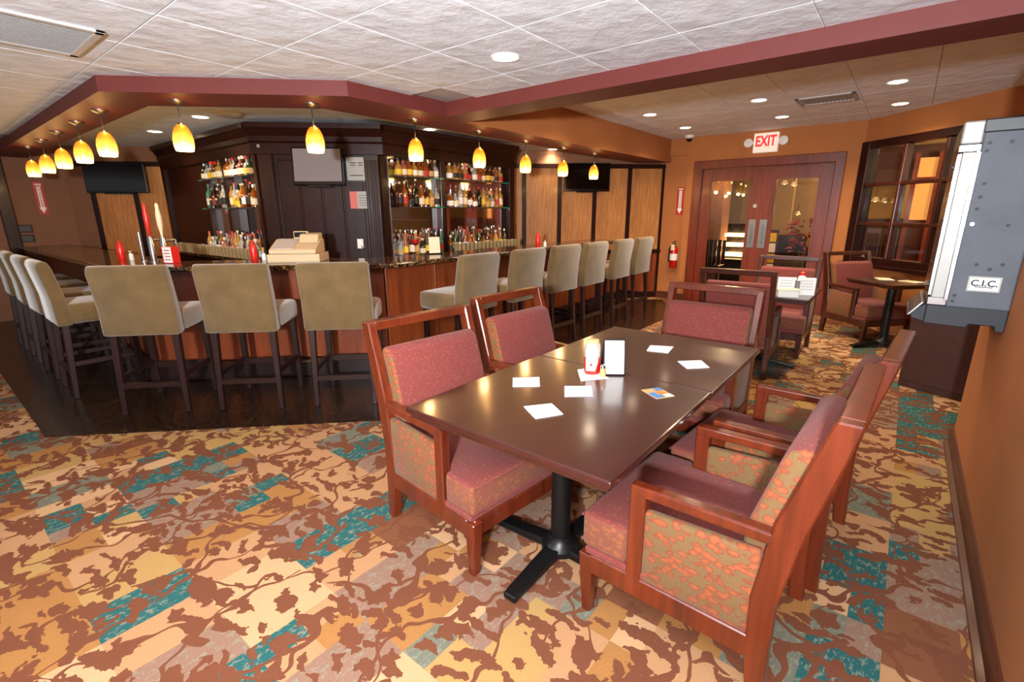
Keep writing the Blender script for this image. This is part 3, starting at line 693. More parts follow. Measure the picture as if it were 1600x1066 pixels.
# ------------------------------------------------------------------ recessed downlights
def make_down():
    t = thing('downlight', 'x', 'ceiling light', group='round recessed ceiling lights')
    link('trim_ring', MB().lathe([(0.068, 0.0), (0.085, -0.006), (0.088, 0.0)], 24, caps=False).mesh('ring', smooth=True), 'white_plastic', t)
    link('diffuser', MB().lathe([(0.068, -0.004), (0.01, -0.0045)], 24).mesh('diff'), 'diffuser', t)
    return t
DOWN = [(-2.04, 2.49, Z_MAIN, 'round ceiling light in the white tile ceiling nearest the camera')]
gl_ = ('left', 'middle', 'right')
for i, x in enumerate((-2.71, -1.477, -0.29)):
    DOWN.append((x, 6.12, Z_RIGHT, 'round ceiling light, %s one in the row nearer the beam' % gl_[i]))
    DOWN.append((x, 4.90, Z_RIGHT, 'round ceiling light, %s one in the row hidden behind the beam' % gl_[i]))
    DOWN.append((x, 7.35, Z_RIGHT, 'round ceiling light, %s one in the row nearer the exit sign' % gl_[i]))
DOWN += [(-6.05, 2.27, Z_IN, 'round ceiling light over the bar, left of the pendant on the angled soffit'),
         (-7.5, 2.27, Z_IN, 'round ceiling light over the bar, farthest left'),
         (-4.8, 4.38, Z_IN, 'round ceiling light over the bar, above the right back bar shelves'),
         (-4.75, 7.0, Z_IN, 'round ceiling light over the bar near the bamboo panels')]
dl = make_down()
for i, (x, y, z, lb) in enumerate(DOWN):
    o = dl if i == 0 else dup(dl, (0, 0, 0), 0)
    o.location = (x, y, z); o['label'] = lb
DPOW = {Z_MAIN: 16, Z_RIGHT: 62, Z_IN: 30}
for (x, y, z, lb) in DOWN: lamp('SPOT', 'downlight_beam', (x, y, z - 0.03), DPOW[z], (1.0, 0.80, 0.55), 0.06, spot=140, blend=0.9)
# the same lights go on over the part of the dining room behind the camera
for (x, y) in ((-2.04, 0.05), (-4.5, 0.05), (-2.04, -2.4), (-4.5, -2.4), (-7.0, 0.05), (-0.6, -1.6)):
    lamp('SPOT', 'downlight_beam', (x, y, Z_MAIN - 0.03), 12, (1.0, 0.86, 0.68), 0.06, spot=150, blend=0.9)
for (x, y, e) in ((-2.5, 10.0, 60), (0.9, 10.0, 70), (2.6, 8.6, 60), (-1.0, 13.0, 70)):
    lamp('POINT', 'lobby_light', (x, y, 2.3), e, (1.0, 0.72, 0.42), 0.1)

# ------------------------------------------------------------------ televisions
def television(label, loc, rot, w, h, z, tilt=0.0, screen='tv_screen'):
    t = thing('television', label, 'television', loc, rot)
    link('wall_mount', MB().box(-0.12, 0.12, 0.0, 0.09, z - 0.1, z + 0.1).mesh('mount'), 'black_metal', t)
    b = link('casing', MB().box(-w / 2, w / 2, -0.05, 0.0, -h / 2, h / 2).mesh('casing', 0.008, 2), 'black_plastic', t, (0, 0.0, z))
    b.rotation_euler = (tilt, 0, 0)
    bz = 0.018
    link('screen', MB().box(-w / 2 + bz, w / 2 - bz, -0.0525, -0.049, -h / 2 + bz * 2.2, h / 2 - bz).mesh('screen'), screen, b)
    link('stand_bar', MB().box(-w * 0.22, w * 0.22, -0.04, -0.01, -h / 2 - 0.015, -h / 2 + 0.004).mesh('sb'), 'black_plastic', b)
    return t
def on_wall(s, off):   # bamboo wall local -> world
    return (BW[0] + s * D2 + off * D2, BW[1] + s * D2 - off * D2, 0)
television('black television mounted on the bamboo panels right of the back bar', on_wall(-1.40, 0.10), BA, 0.77, 0.45, 2.06)
television('black television mounted on the bamboo panels at the far left', on_wall(-8.66, 0.10), BA, 0.86, 0.42, 2.03)
def on_cc(s, off): return (XD + s * D2 + off * D2, YL + s * D2 - off * D2, 0)
television('television with grey painted screen reflection on the diagonal centre panel of the back bar', on_cc(0.66, 0.10), R(45), 0.54, 0.40, 2.0, R(-6), 'tv_screen_reflection')
def paper(name, label, s, z, w, h, mats, frame=None, cat='notice'):
    p = on_cc(s, -0.008)
    t = thing(name, label, cat, p, R(45))
    link('sheet', MB().box(-w / 2, w / 2, -0.004, 0.0, z - h / 2, z + h / 2).mesh('sheet'), mats[0], t)
    if frame: link('frame', MB().box(-w / 2 - 0.02, -w / 2, -0.012, 0.004, z - h / 2 - 0.02, z + h / 2 + 0.02).box(w / 2, w / 2 + 0.02, -0.012, 0.004, z - h / 2 - 0.02, z + h / 2 + 0.02)
                   .box(-w / 2, w / 2, -0.012, 0.004, z + h / 2, z + h / 2 + 0.02).box(-w / 2, w / 2, -0.012, 0.004, z - h / 2 - 0.02, z - h / 2).mesh('frame'), 'black_plastic', t)
    return t
t = paper('framed_certificate', 'white framed certificate right of the grey television', 1.045, 1.99, 0.215, 0.25, ['cream_metal'], True)
for k, (x0, x1, z) in enumerate(((-0.07, 0.0, 2.055), (0.02, 0.075, 2.055), (-0.065, -0.01, 2.03), (0.025, 0.07, 2.03), (-0.08, 0.07, 1.92))):
    link('print_line', MB().box(x0, x1, -0.0055, -0.004, z - 0.005, z + 0.005).mesh('pl'), 'vent_dark', t)
t = paper('notice_sheet', 'pink and white notice below the framed certificate', 1.045, 1.65, 0.20, 0.19, ['cream_metal'])
link('pink_half', MB().box(-0.10, -0.02, -0.006, -0.004, 1.555, 1.745).mesh('pink'), 'pink_paper', t)
for k in range(5): link('print_line', MB().box(0.0, 0.085, -0.0055, -0.004, 1.70 - k * 0.028, 1.706 - k * 0.028).mesh('pl'), 'vent_dark', t)
t = thing('wall_outlet', 'white wall outlet on the dark panel right of the register', 'outlet', on_cc(1.02, -0.006), R(45))
link('plate', MB().box(-0.035, 0.035, -0.008, 0, 1.10, 1.21).mesh('plate', 0.003, 1), 'white_plastic', t)
link('cord', MB().tube((0.01, -0.012, 1.13), (0.12, -0.03, 0.99), 0.005, 6).mesh('cord'), 'grey_dark', t)

# ------------------------------------------------------------------ bottles and glasses on the back bar
def bottle_mesh(prof): return MB().lathe(prof, 12).mesh('bottle', smooth=True)
SHAPES = [
    ([(0.030, 0), (0.036, 0.006), (0.036, 0.16), (0.030, 0.19), (0.013, 0.215), (0.012, 0.265)], (0.0365, 0.04, 0.12), (0.014, 0.262, 0.285)),
    ([(0.034, 0), (0.042, 0.006), (0.042, 0.12), (0.034, 0.16), (0.014, 0.185), (0.013, 0.225)], (0.0425, 0.03, 0.10), (0.016, 0.222, 0.25)),
    ([(0.026, 0), (0.031, 0.006), (0.032, 0.14), (0.020, 0.20), (0.012, 0.24), (0.011, 0.30)], (0.0325, 0.04, 0.12), (0.013, 0.297, 0.318)),
    ([(0.036, 0), (0.045, 0.006), (0.047, 0.09), (0.036, 0.125), (0.014, 0.145), (0.013, 0.18)], (0.0475, 0.02, 0.08), (0.018, 0.178, 0.21)),
]
BM = [(bottle_mesh(p), MB().lathe([(l[0], l[1]), (l[0], l[2])], 12, caps=False).mesh('lab', smooth=True), MB().lathe([(c[0], c[1]), (c[0], c[2])], 8).mesh('cap', smooth=True)) for p, l, c in SHAPES]
def colored(base, mat, cache={}):
    k = (base.name, mat)
    if k not in cache:
        c = base.copy(); c.materials.clear(); c.materials.append(M[mat]); cache[k] = c
    return cache[k]
BC = list(BOT); LC = ['cream', 'white', 'red', 'black', 'yellow', 'tan']; CW = {'amber': 'amber', 'brown': 'brown', 'clear': 'clear glass', 'green': 'green', 'dark': 'black', 'gold': 'golden', 'teal': 'teal', 'rose': 'rose'}
ORD = ['first', 'second', 'third', 'fourth', 'fifth', 'sixth', 'seventh', 'eighth', 'ninth', 'tenth', 'eleventh', 'twelfth', 'thirteenth', 'fourteenth', 'fifteenth',
       'sixteenth', 'seventeenth', 'eighteenth', 'nineteenth', 'twentieth', 'twenty-first', 'twenty-second', 'twenty-third', 'twenty-fourth']
def bottle(loc, where, hmax, k):
    si = rnd.choice([0, 0, 1, 2, 3]); 
    while SHAPES[si][2][2] > hmax: si = rnd.choice([1, 3])
    c = rnd.choices(BC, [5, 3, 5, 2, 2, 4, 1, 1.5])[0]
    t = thing('liquor_bottle', '%s bottle, %s from left %s' % (CW[c], ORD[k], where), 'bottle', loc, rnd.uniform(0, 6), 'liquor bottles %s' % where)
    s = rnd.uniform(0.94, 1.06); t.scale = (s, s, s)
    b, l, k = BM[si]
    link('bottle_body', colored(b, 'bottle_' + c), None, t)
    link('bottle_label', colored(l, 'label_' + rnd.choice(LC)), None, t)
    link('cap', colored(k, rnd.choice(['black_plastic', 'red_plastic', 'label_cream', 'chrome', 'black_plastic'])), None, t)
def row(fr, x0, x1, yy, z, n, where, hmax):
    ox, oy, a = fr
    for k in range(n):
        x = x0 + (k + 0.5) * (x1 - x0) / n + rnd.uniform(-0.006, 0.006); y = yy + rnd.uniform(-0.006, 0.006)
        bottle((ox + x * math.cos(a) - y * math.sin(a), oy + x * math.sin(a) + y * math.cos(a), z), where, hmax, k)
LF, RF = (LW0, YL, 0.0), (XR, YDR, R(90))
for fr, bays, side in ((LF, [(1.54, 2.08, 6, 'outer'), (2.24, LWL - 0.10, 8, 'inner')], 'left'), (RF, [(0.20, 0.86, 8, 'inner'), (1.03, 2.14, 12, 'outer')], 'right')):
    for x0, x1, n, bn in bays:
        row(fr, x0, x1, -0.035, SH[1], n, 'on top shelf, %s bay, %s back bar' % (bn, side), 0.24)
        row(fr, x0, x1, -0.035, SH[0], n, 'on lower shelf, %s bay, %s back bar' % (bn, side), 0.32)
        row(fr, x0, x1, -0.005, 1.0, n + 1, 'in rear counter row, %s bay, %s back bar' % (bn, side), 0.33)
        row(fr, x0, x1, -0.10, 1.0, n, 'in front counter row, %s bay, %s back bar' % (bn, side), 0.33)
gm = MB().lathe([(0.024, 0), (0.030, 0.11), (0.0275, 0.11), (0.022, 0.008)], 12, caps=False).mesh('tumbler', smooth=True); gm.materials.append(M['tumbler_glass'])
for fr, x0, x1, n, side in ((LF, 0.55, 3.0, 24, 'left'), (RF, 1.0, 2.35, 17, 'right')):
    for rr_ in range(2):
        for k in range(n):
            x = x0 + (k + 0.5) * (x1 - x0) / n; y = -0.145 - rr_ * 0.062; a = fr[2]
            o = link('tumbler', gm, None, None, (fr[0] + x * math.cos(a) - y * math.sin(a), fr[1] + x * math.sin(a) + y * math.cos(a), 1.0))
            tag(o, 'clear tumbler, %s from left %s of the %s back bar counter' % (ORD[k], ('in the rear row', 'in the front row')[rr_], side), 'glass', 'tumblers %s on the %s back counter' % (('in the rear row', 'in the front row')[rr_], side))

# ------------------------------------------------------------------ things on the bar
t = thing('cash_register', 'beige cash register behind the angled bar counter', 'cash register', (-4.44, 2.33, 1.07), R(45))
link('drawer', MB().box(-0.23, 0.23, -0.17, 0.17, 0.0, 0.075).mesh('drawer', 0.006, 2), 'beige_plastic', t)
link('drawer_face', MB().box(-0.22, 0.22, -0.174, -0.168, 0.012, 0.064).mesh('dface', 0.002, 1), 'beige_plastic', t)
link('body', MB().prism([(-0.17, 0.075), (0.17, 0.075), (0.17, 0.20), (0.06, 0.20), (-0.17, 0.115)], -0.21, 0.20, 'x').mesh('body', 0.012, 2), 'beige_plastic', t)
link('keyboard', MB().prism([(-0.155, 0.122), (0.05, 0.197), (0.05, 0.203), (-0.155, 0.128)], -0.18, 0.0, 'x').mesh('keys'), 'vent_grey', t)
link('printer', MB().prism([(-0.03, 0.17), (0.16, 0.19), (0.16, 0.255), (0.02, 0.245)], 0.02, 0.19, 'x').mesh('printer', 0.01, 2), 'beige_plastic', t)
link('display', MB().box(-0.06, 0.07, 0.10, 0.15, 0.20, 0.27).mesh('disp', 0.006, 2), 'beige_plastic', t)
link('display_window', MB().box(-0.05, 0.06, 0.093, 0.101, 0.215, 0.262).mesh('dw'), 'black_plastic', t)
for lb, hm, x, y, hh in (('red handled beer tap on the bar counter', 'red_plastic', -5.50, 1.47, 0.0), ('cream handled beer tap beside the red handled one', 'label_cream', -5.33, 1.52, 0.0)):
    t = thing('beer_tap', lb, 'beer tap', (x, y, 1.07))
    link('base_flange', MB().lathe([(0.045, 0), (0.045, 0.008), (0.03, 0.014)], 16).mesh('fl', smooth=True), 'chrome', t)
    link('tower', MB().lathe([(0.026, 0.01), (0.026, 0.22), (0.02, 0.235)], 16).mesh('tw', smooth=True), 'chrome', t)
    link('spout', MB().tube((0, 0, 0.20), (0, 0.10, 0.20), 0.012).tube((0, 0.095, 0.205), (0, 0.11, 0.12), 0.011).mesh('sp', smooth=True), 'chrome', t)
    link('handle', MB().lathe([(0.008, 0.235), (0.012, 0.27), (0.022, 0.33), (0.024, 0.42), (0.014, 0.49), (0.016, 0.51), (0.008, 0.53)], 12).mesh('hd', smooth=True), hm, t)
t = thing('steel_rail_post', 'slim chrome post standing left of the beer taps', 'post', (-5.62, 1.42, 1.07))
link('post', MB().tube((0, 0, 0), (0, 0, 0.27), 0.014, 12).mesh('pt', smooth=True), 'chrome', t)
link('foot', MB().lathe([(0.035, 0), (0.035, 0.008), (0.016, 0.014)], 14).mesh('ft', smooth=True), 'chrome', t)
t = thing('coaster_box', 'red and white printed box by the beer taps', 'box', (-5.22, 1.53, 1.07), R(20))
link('carton', MB().box(-0.06, 0.06, -0.04, 0.04, 0, 0.15).mesh('ct', 0.003, 1), 'red_plastic', t)
link('white_face', MB().box(-0.042, 0.06, -0.043, -0.039, 0.008, 0.146).mesh('wf'), 'white_paper', t)
for k in range(4): link('print_line', MB().box(-0.03 + 0.008 * (k % 2), 0.045, -0.0445, -0.043, 0.03 + k * 0.028, 0.038 + k * 0.028).mesh('pl'), 'red_sign', t)
for lb, x, y, lc in (('red squeeze bottle on the left bar counter', -5.95, 1.33, 'white salt shaker beside the red bottle on the left bar counter'),
                     ('red squeeze bottle on the angled bar counter between two stools', -4.85, 2.10, 'white salt shaker beside the red bottle on the angled bar counter'),
                     ('red squeeze bottle on the right bar counter', -3.70, 5.15, 'white salt shaker beside the red bottle on the right bar counter')):
    t = thing('squeeze_bottle', lb, 'bottle', (x, y, 1.07), 0, 'red squeeze bottles on the bar')
    link('bottle_body', MB().lathe([(0.03, 0), (0.034, 0.01), (0.034, 0.12), (0.026, 0.145)], 14).mesh('sq', smooth=True), 'red_plastic', t)
    link('nozzle', MB().lathe([(0.026, 0.145), (0.022, 0.155), (0.012, 0.17), (0.009, 0.19)], 12).mesh('nz', smooth=True), 'red_plastic', t)
    t = thing('salt_shaker', lc, 'shaker', (x + 0.07, y + 0.06, 1.07), 0, 'salt shakers on the bar')
    link('jar', MB().lathe([(0.018, 0), (0.022, 0.005), (0.017, 0.065)], 12).mesh('jar', smooth=True), 'white_plastic', t)
    link('lid', MB().lathe([(0.018, 0.065), (0.018, 0.082), (0.008, 0.09)], 12).mesh('lid', smooth=True), 'chrome', t)
t = thing('cocktail_glass', 'stemmed glass of red drink on the right bar counter', 'glass', (-4.05, 3.42, 1.07))
link('foot', MB().lathe([(0.04, 0), (0.04, 0.004), (0.006, 0.01)], 16).mesh('ft', smooth=True), 'drink_glass', t)
link('stem', MB().lathe([(0.005, 0.008), (0.005, 0.09)], 8).mesh('st', smooth=True), 'drink_glass', t)
link('bowl', MB().lathe([(0.006, 0.09), (0.05, 0.125), (0.058, 0.19), (0.055, 0.19), (0.047, 0.128), (0.004, 0.094)], 16, caps=False).mesh('bw', smooth=True), 'drink_glass', t)
link('drink', MB().lathe([(0.004, 0.096), (0.046, 0.128), (0.050, 0.165)], 16).mesh('dk', smooth=True), 'red_plastic', t)
t = thing('drink_menu', 'cream drink menu card leaning on the right bar counter', 'menu', (-3.98, 3.62, 1.07), R(60))
link('card', MB().prism([(-0.02, 0), (-0.017, 0), (0.013, 0.18), (0.010, 0.18)], -0.06, 0.06, 'x').mesh('card'), 'label_cream', t)
link('holder', MB().box(-0.08, 0.08, -0.03, 0.05, 0, 0.012).mesh('hl', 0.003, 1), 'black_plastic', t)

# ------------------------------------------------------------------ signs, extinguisher, exit sign, camera
def fire_sign(label, loc, rot, h, w):
    t = thing('fire_sign', label, 'sign', loc, rot)
    link('plate', MB().box(-w / 2, w / 2, -0.004, 0.0, -h / 2, h / 2).mesh('plate'), 'red_sign', t)
    me = text_mesh('FIRE', w * 0.36, 0.0006, 0.001); o = link('lettering', me, 'white_paper', t, (0, -0.0048, h * 0.42)); o.rotation_euler = (R(90), 0, 0)
    ar = MB().prism([(-w * 0.2, h * 0.36), (w * 0.2, h * 0.36), (w * 0.2, -h * 0.28), (w * 0.36, -h * 0.28), (0, -h * 0.46), (-w * 0.36, -h * 0.28), (-w * 0.2, -h * 0.28)], -0.0052, -0.004, 'y')
    link('arrow', ar.mesh('arrow'), 'white_paper', t)
    me = text_mesh('EXTINGUISHER', h * 0.085, 0.0006, 0.0008); o = link('lettering', me, 'red_sign', t, (0, -0.0058, h * 0.03)); o.rotation_euler = (R(90), R(90), 0)
fire_sign('red fire extinguisher arrow sign on the wall left of the double doors', (-3.09, YD + 0.08, 1.675), 0, 0.45, 0.12)
fire_sign('red fire extinguisher arrow sign on the far left wall', (-10.1, 1.445, 1.74), R(90), 0.46, 0.11)
for k, (z, lb) in enumerate(((1.31, 'upper of two dark plates on the far left wall'), (1.17, 'lower of two dark plates on the far left wall'))):
    t = thing('wall_plate', lb, 'wall plate', (-10.1, 1.19, z), R(90))
    link('plate', MB().box(-0.085, 0.085, -0.015, 0, -0.055, 0.055).mesh('wp', 0.004, 1), 'black_plastic', t)
    link('insert', MB().box(-0.065, 0.065, -0.019, -0.014, -0.04, 0.04).mesh('wi', 0.003, 1), 'grey_charcoal', t)
t = thing('fire_extinguisher', 'red fire extinguisher hanging below the arrow sign', 'fire extinguisher', (-3.10, YD + 0.005, 0.56))
link('cylinder', MB().lathe([(0.055, 0), (0.065, 0.012), (0.065, 0.30), (0.05, 0.345), (0.022, 0.365)], 18).mesh('cyl', smooth=True), 'red_paint', t)
link('label_band', MB().lathe([(0.0658, 0.13), (0.0658, 0.24)], 18, caps=False).mesh('lb', smooth=True), 'white_plastic', t)
link('valve', MB().lathe([(0.02, 0.36), (0.022, 0.40), (0.016, 0.42)], 10).mesh('vl', smooth=True), 'steel', t)
link('handle', MB().beam((-0.02, -0.02, 0.43), (0.05, -0.075, 0.455), 0.02, 0.012).beam((-0.02, -0.02, 0.41), (0.05, -0.07, 0.41), 0.02, 0.012).mesh('hd', 0.003, 1), 'black_plastic', t)
link('hose', MB().tube((-0.02, -0.01, 0.40), (-0.075, -0.02, 0.33), 0.011).tube((-0.075, -0.02, 0.335), (-0.078, -0.02, 0.10), 0.012).mesh('hs', smooth=True), 'black_plastic', t)
link('inspection_tag', MB().box(-0.03, 0.03, -0.07, -0.067, 0.30, 0.40).mesh('tg'), 'label_cream', t)
t = thing('exit_sign', 'white exit sign with red letters and two emergency lamps', 'exit sign', (-1.84, YD, 2.48))
link('housing', MB().box(-0.165, 0.165, -0.06, 0.0, -0.135, 0.135).mesh('hs', 0.006, 2), 'exit_face', t)
o = link('lettering', text_mesh('EXIT', 0.20, 0.002, 0.006), 'exit_red', t, (0, -0.062, 0.015)); o.rotation_euler = (R(90), 0, 0); o.scale = (0.68, 1.0, 1)
for s in (-1, 1):
    h = link('lamp_head', MB().lathe([(0.02, 0.0), (0.05, 0.012), (0.062, 0.05), (0.062, 0.065)], 18).mesh('lh', smooth=True), 'white_plastic', t, (s * 0.235, -0.005, 0.01))
    h.rotation_euler = (R(90), 0, 0)
    link('lens', MB().lathe([(0.058, 0.063), (0.02, 0.075)], 18).mesh('ln', smooth=True), 'white_plastic', h)
    link('bracket', MB().box(min(s * 0.16, s * 0.2), max(s * 0.16, s * 0.2), -0.03, -0.01, -0.005, 0.025).mesh('br'), 'white_plastic', t)
t = thing('security_camera', 'small white dome camera on the ceiling left of the exit sign', 'camera', (-2.92, 8.14, Z_RIGHT))
link('base', MB().lathe([(0.07, 0), (0.07, -0.03), (0.05, -0.045)], 18).mesh('bs', smooth=True), 'white_plastic', t)
link('dome', MB().lathe([(0.045, -0.04), (0.043, -0.065), (0.028, -0.085), (0.004, -0.092)], 16).mesh('dm', smooth=True), 'black_plastic', t)

# ------------------------------------------------------------------ ceiling vents and detector
def vent(label, loc, w, d, n, frame='vent_grey', back='vent_dark'):
    t = thing('air_vent', label, 'air vent', loc)
    link('frame', MB().box(-w / 2, w / 2, -d / 2, -d / 2 + 0.04, -0.015, 0).box(-w / 2, w / 2, d / 2 - 0.04, d / 2, -0.015, 0).box(-w / 2, -w / 2 + 0.04, -d / 2, d / 2, -0.015, 0).box(w / 2 - 0.04, w / 2, -d / 2, d / 2, -0.015, 0).mesh('fr', 0.003, 1), frame, t)
    link('backing', MB().box(-w / 2 + 0.02, w / 2 - 0.02, -d / 2 + 0.02, d / 2 - 0.02, -0.003, 0).mesh('bk'), back, t)
    sl = MB().prism([(-0.012, -0.002), (0.006, -0.014), (0.009, -0.012), (-0.009, 0.0)], -d / 2 + 0.03, d / 2 - 0.03, 'y').mesh('slat')
    for k in range(n): link('slat', sl, frame, t, (-w / 2 + 0.05 + (k + 0.5) * (w - 0.1) / n, 0, -0.002))
vent('square slatted air vent in the ceiling at the top left corner', (-3.63, 0.57, Z_MAIN), 0.60, 0.60, 18, 'vent_grey')
vent('grey slatted air vent in the ceiling in front of the exit doors', (-0.895, 6.52, Z_RIGHT), 0.54, 0.42, 12, 'vent_grey', 'vent_grey')
t = thing('ceiling_speaker', 'round flush speaker in the ceiling above the bar', 'speaker', (-5.6, 2.37, Z_IN))
link('rim', MB().lathe([(0.13, 0), (0.13, -0.02), (0.11, -0.03)], 24).mesh('rm', smooth=True), 'beige_plastic', t)
link('grille', MB().lathe([(0.108, -0.029), (0.02, -0.034)], 24).mesh('gr', smooth=True), 'vent_grey', t)

# ------------------------------------------------------------------ the grey machine on the right wall
t = thing('vending_machine', 'grey metal vending machine mounted on the right wall', 'vending machine', (0, 3.24, 0.0))
link('body', MB().box(0.205, 0.439, 0.0, 0.52, 1.03, 1.90).mesh('body', 0.008, 2), 'grey_paint', t)
link('top_cap', MB().box(0.200, 0.439, -0.006, 0.525, 1.845, 1.905).mesh('cap', 0.006, 1), 'grey_charcoal', t)
link('lower_body', MB().prism([(0.135, 0.935), (0.30, 0.93), (0.31, 0.95), (0.40, 0.95), (0.405, 0.925), (0.439, 0.925), (0.439, 1.035), (0.135, 1.035)], 0.004, 0.51, 'y').mesh('low', 0.005, 1), 'grey_dark', t)
link('side_bezel', MB().box(0.145, 0.208, -0.004, 0.53, 1.035, 1.765).mesh('bez', 0.004, 1), 'cream_metal', t)
link('bezel_edge', MB().box(0.192, 0.212, -0.010, 0.0, 1.06, 1.765).mesh('bze', 0.003, 1), 'chrome', t)
link('header_box', MB().box(0.130, 0.205, -0.006, 0.53, 1.80, 1.90).mesh('hdr', 0.006, 1), 'cream_metal', t)
link('header_band', MB().box(0.128, 0.207, -0.010, 0.53, 1.765, 1.797).mesh('hbd', 0.003, 1), 'chrome', t)
link('base_band', MB().box(0.132, 0.207, -0.008, 0.53, 1.035, 1.075).mesh('bbd', 0.003, 1), 'chrome', t)
link('front_glass', MB().box(0.128, 0.146, 0.01, 0.51, 1.08, 1.76).mesh('fg', 0.003, 1), 'chrome', t)
for z in (1.135, 1.70): link('lock', MB().tube((0.118, 0.03, z), (0.13, 0.03, z), 0.014, 12).mesh('lk', smooth=True), 'grey_charcoal', t)
link('tray', MB().prism([(0.07, 0.99), (0.14, 1.035), (0.14, 0.935), (0.085, 0.95)], 0.04, 0.48, 'y').mesh('tray', 0.004, 1), 'grey_dark', t)
link('tray_lip', MB().prism([(0.062, 0.965), (0.075, 0.965), (0.128, 1.04), (0.115, 1.042)], 0.03, 0.49, 'y').mesh('lip', 0.003, 1), 'steel', t)
rv = MB().tube((0, -0.004, 0), (0, 0.004, 0), 0.008, 10).mesh('rivet', smooth=True)
for (x, z) in ((0.232, 1.80), (0.305, 1.80), (0.228, 1.765), (0.245, 1.62), (0.242, 1.56), (0.240, 1.505), (0.360, 1.43), (0.285, 1.245), (0.375, 1.25), (0.335, 1.225), (0.232, 1.09), (0.229, 1.06), (0.40, 1.62)):
    link('rivet', rv, 'grey_dark', t, (x, 0, z))
link('rivet', MB().tube((0, -0.004, 0), (0, 0.004, 0), 0.008, 10).mesh('bright_rivet', smooth=True), 'chrome', t, (0.236, 0, 1.435))
pl = link('logo_plate', MB().box(0.268, 0.388, -0.004, 0.0, 1.115, 1.19).mesh('lp', 0.002, 1), 'cream_metal', t)
link('plate_face', MB().box(0.277, 0.379, -0.0055, -0.003, 1.124, 1.181).mesh('lpf'), 'white_paper', pl)
o = link('lettering', text_mesh('C.I.C.', 0.042, 0.0006, 0.0012), 'black_ink', pl, (0.328, -0.0062, 1.156)); o.rotation_euler = (R(90), 0, 0)
link('underline', MB().box(0.296, 0.36, -0.0062, -0.005, 1.136, 1.140).mesh('ul'), 'black_ink', pl)
t = thing('low_cabinet', 'dark brown low cabinet standing beyond the end of the right wall', 'cabinet', (0.14, 5.30, 0), R(-23.5))
link('carcass', MB().box(0, 1.05, 0, 0.42, 0.0, 0.70).mesh('cs', 0.006, 1), 'dark_panel', t)
link('top_board', MB().box(-0.015, 1.065, -0.02, 0.43, 0.70, 0.73).mesh('tb', 0.006, 1), 'wood_cabinet', t)
link('door', MB().box(0.03, 0.50, -0.014, 0.0, 0.06, 0.67).mesh('d1', 0.004, 1), 'dark_panel', t)
link('door', MB().box(0.55, 1.02, -0.014, 0.0, 0.06, 0.67).mesh('d2', 0.004, 1), 'dark_panel', t)

# ------------------------------------------------------------------ on the dining tables
ZT = 0.7505
def quad(name, pts, label, cat, mat, th=0.0025, z=ZT, group=None):
    cx, cy = sum(p[0] for p in pts) / 4, sum(p[1] for p in pts) / 4
    o = link(name, MB().prism([(x - cx, y - cy) for x, y in pts], 0, th).mesh(name), mat, None, (cx, cy, z)); return tag(o, label, cat, group)
G = 'paper napkins laid on the dining tables'
quad('napkin', [(-1.335, 1.667), (-1.243, 1.751), (-1.172, 1.655), (-1.265, 1.578)], 'white paper napkin on the near table, nearest the bar', 'napkin', 'white_paper', group=G)
quad('napkin', [(-1.085, 1.722), (-0.99, 1.796), (-0.927, 1.695), (-1.018, 1.618)], 'white paper napkin on the near table, in the middle just before the ketchup', 'napkin', 'white_paper', group=G)
quad('napkin', [(-1.086, 1.425), (-1.016, 1.519), (-0.923, 1.459), (-0.982, 1.36)], 'white paper napkin on the near table, closest to the camera', 'napkin', 'white_paper', group=G)
quad('napkin', [(-1.062, 2.602), (-0.944, 2.656), (-0.921, 2.516), (-1.033, 2.487)], 'white paper napkin on the far table, nearer the head chair', 'napkin', 'white_paper', group=G)
quad('napkin', [(-0.824, 2.395), (-0.734, 2.485), (-0.663, 2.39), (-0.745, 2.305)], 'white paper napkin on the far table, nearer the right edge', 'napkin', 'white_paper', group=G)
quad('napkin', [(-1.16, 1.956), (-1.126, 2.02), (-0.98, 1.94), (-1.065, 1.829)], 'white paper napkin under the ketchup bottle', 'napkin', 'white_paper', group=G)
t = thing('printed_coaster', 'blue and orange printed card at the right of the near table', 'card', (-0.726, 1.896, ZT), R(58))
link('card', MB().box(-0.045, 0.045, -0.055, 0.055, 0, 0.002).mesh('cd'), 'label_tan', t)
link('blue_print', MB().box(-0.043, 0.0, -0.053, 0.01, 0.002, 0.0026).box(0.01, 0.043, 0.02, 0.053, 0.002, 0.0026).mesh('bp'), 'blue_ink', t)
link('orange_print', MB().box(-0.01, 0.03, -0.02, 0.018, 0.0026, 0.0031).mesh('op'), 'orange_ink', t)
link('white_print', MB().box(0.012, 0.043, -0.053, -0.025, 0.002, 0.0026).mesh('wp'), 'white_paper', t)
# ketchup: upright flat bottle facing the camera
t = thing('ketchup_bottle', 'ketchup bottle with white label standing on a napkin', 'bottle', (-1.075, 1.948, ZT + 0.0025), R(36))
def oval(sx, sy, zs, seg=16):
    mb = MB(); vs = []
    for (s, z) in zs: vs += [(s * sx * math.cos(2 * math.pi * k / seg), s * sy * math.sin(2 * math.pi * k / seg), z) for k in range(seg)]
    n = len(zs)
    mb.add(vs, [(i * seg + k, i * seg + (k + 1) % seg, (i + 1) * seg + (k + 1) % seg, (i + 1) * seg + k) for i in range(n - 1) for k in range(seg)] + [tuple(range(seg - 1, -1, -1)), tuple((n - 1) * seg + k for k in range(seg))])
    return mb
link('sauce', oval(0.038, 0.025, [(0.85, 0.0), (1.0, 0.012), (1.02, 0.06), (1.0, 0.085)]).mesh('kb', smooth=True), 'ketchup', t)
link('clear_wall', oval(0.038, 0.025, [(1.0, 0.085), (1.0, 0.13), (0.9, 0.152)]).mesh('kw', smooth=True), 'clear_plastic', t)
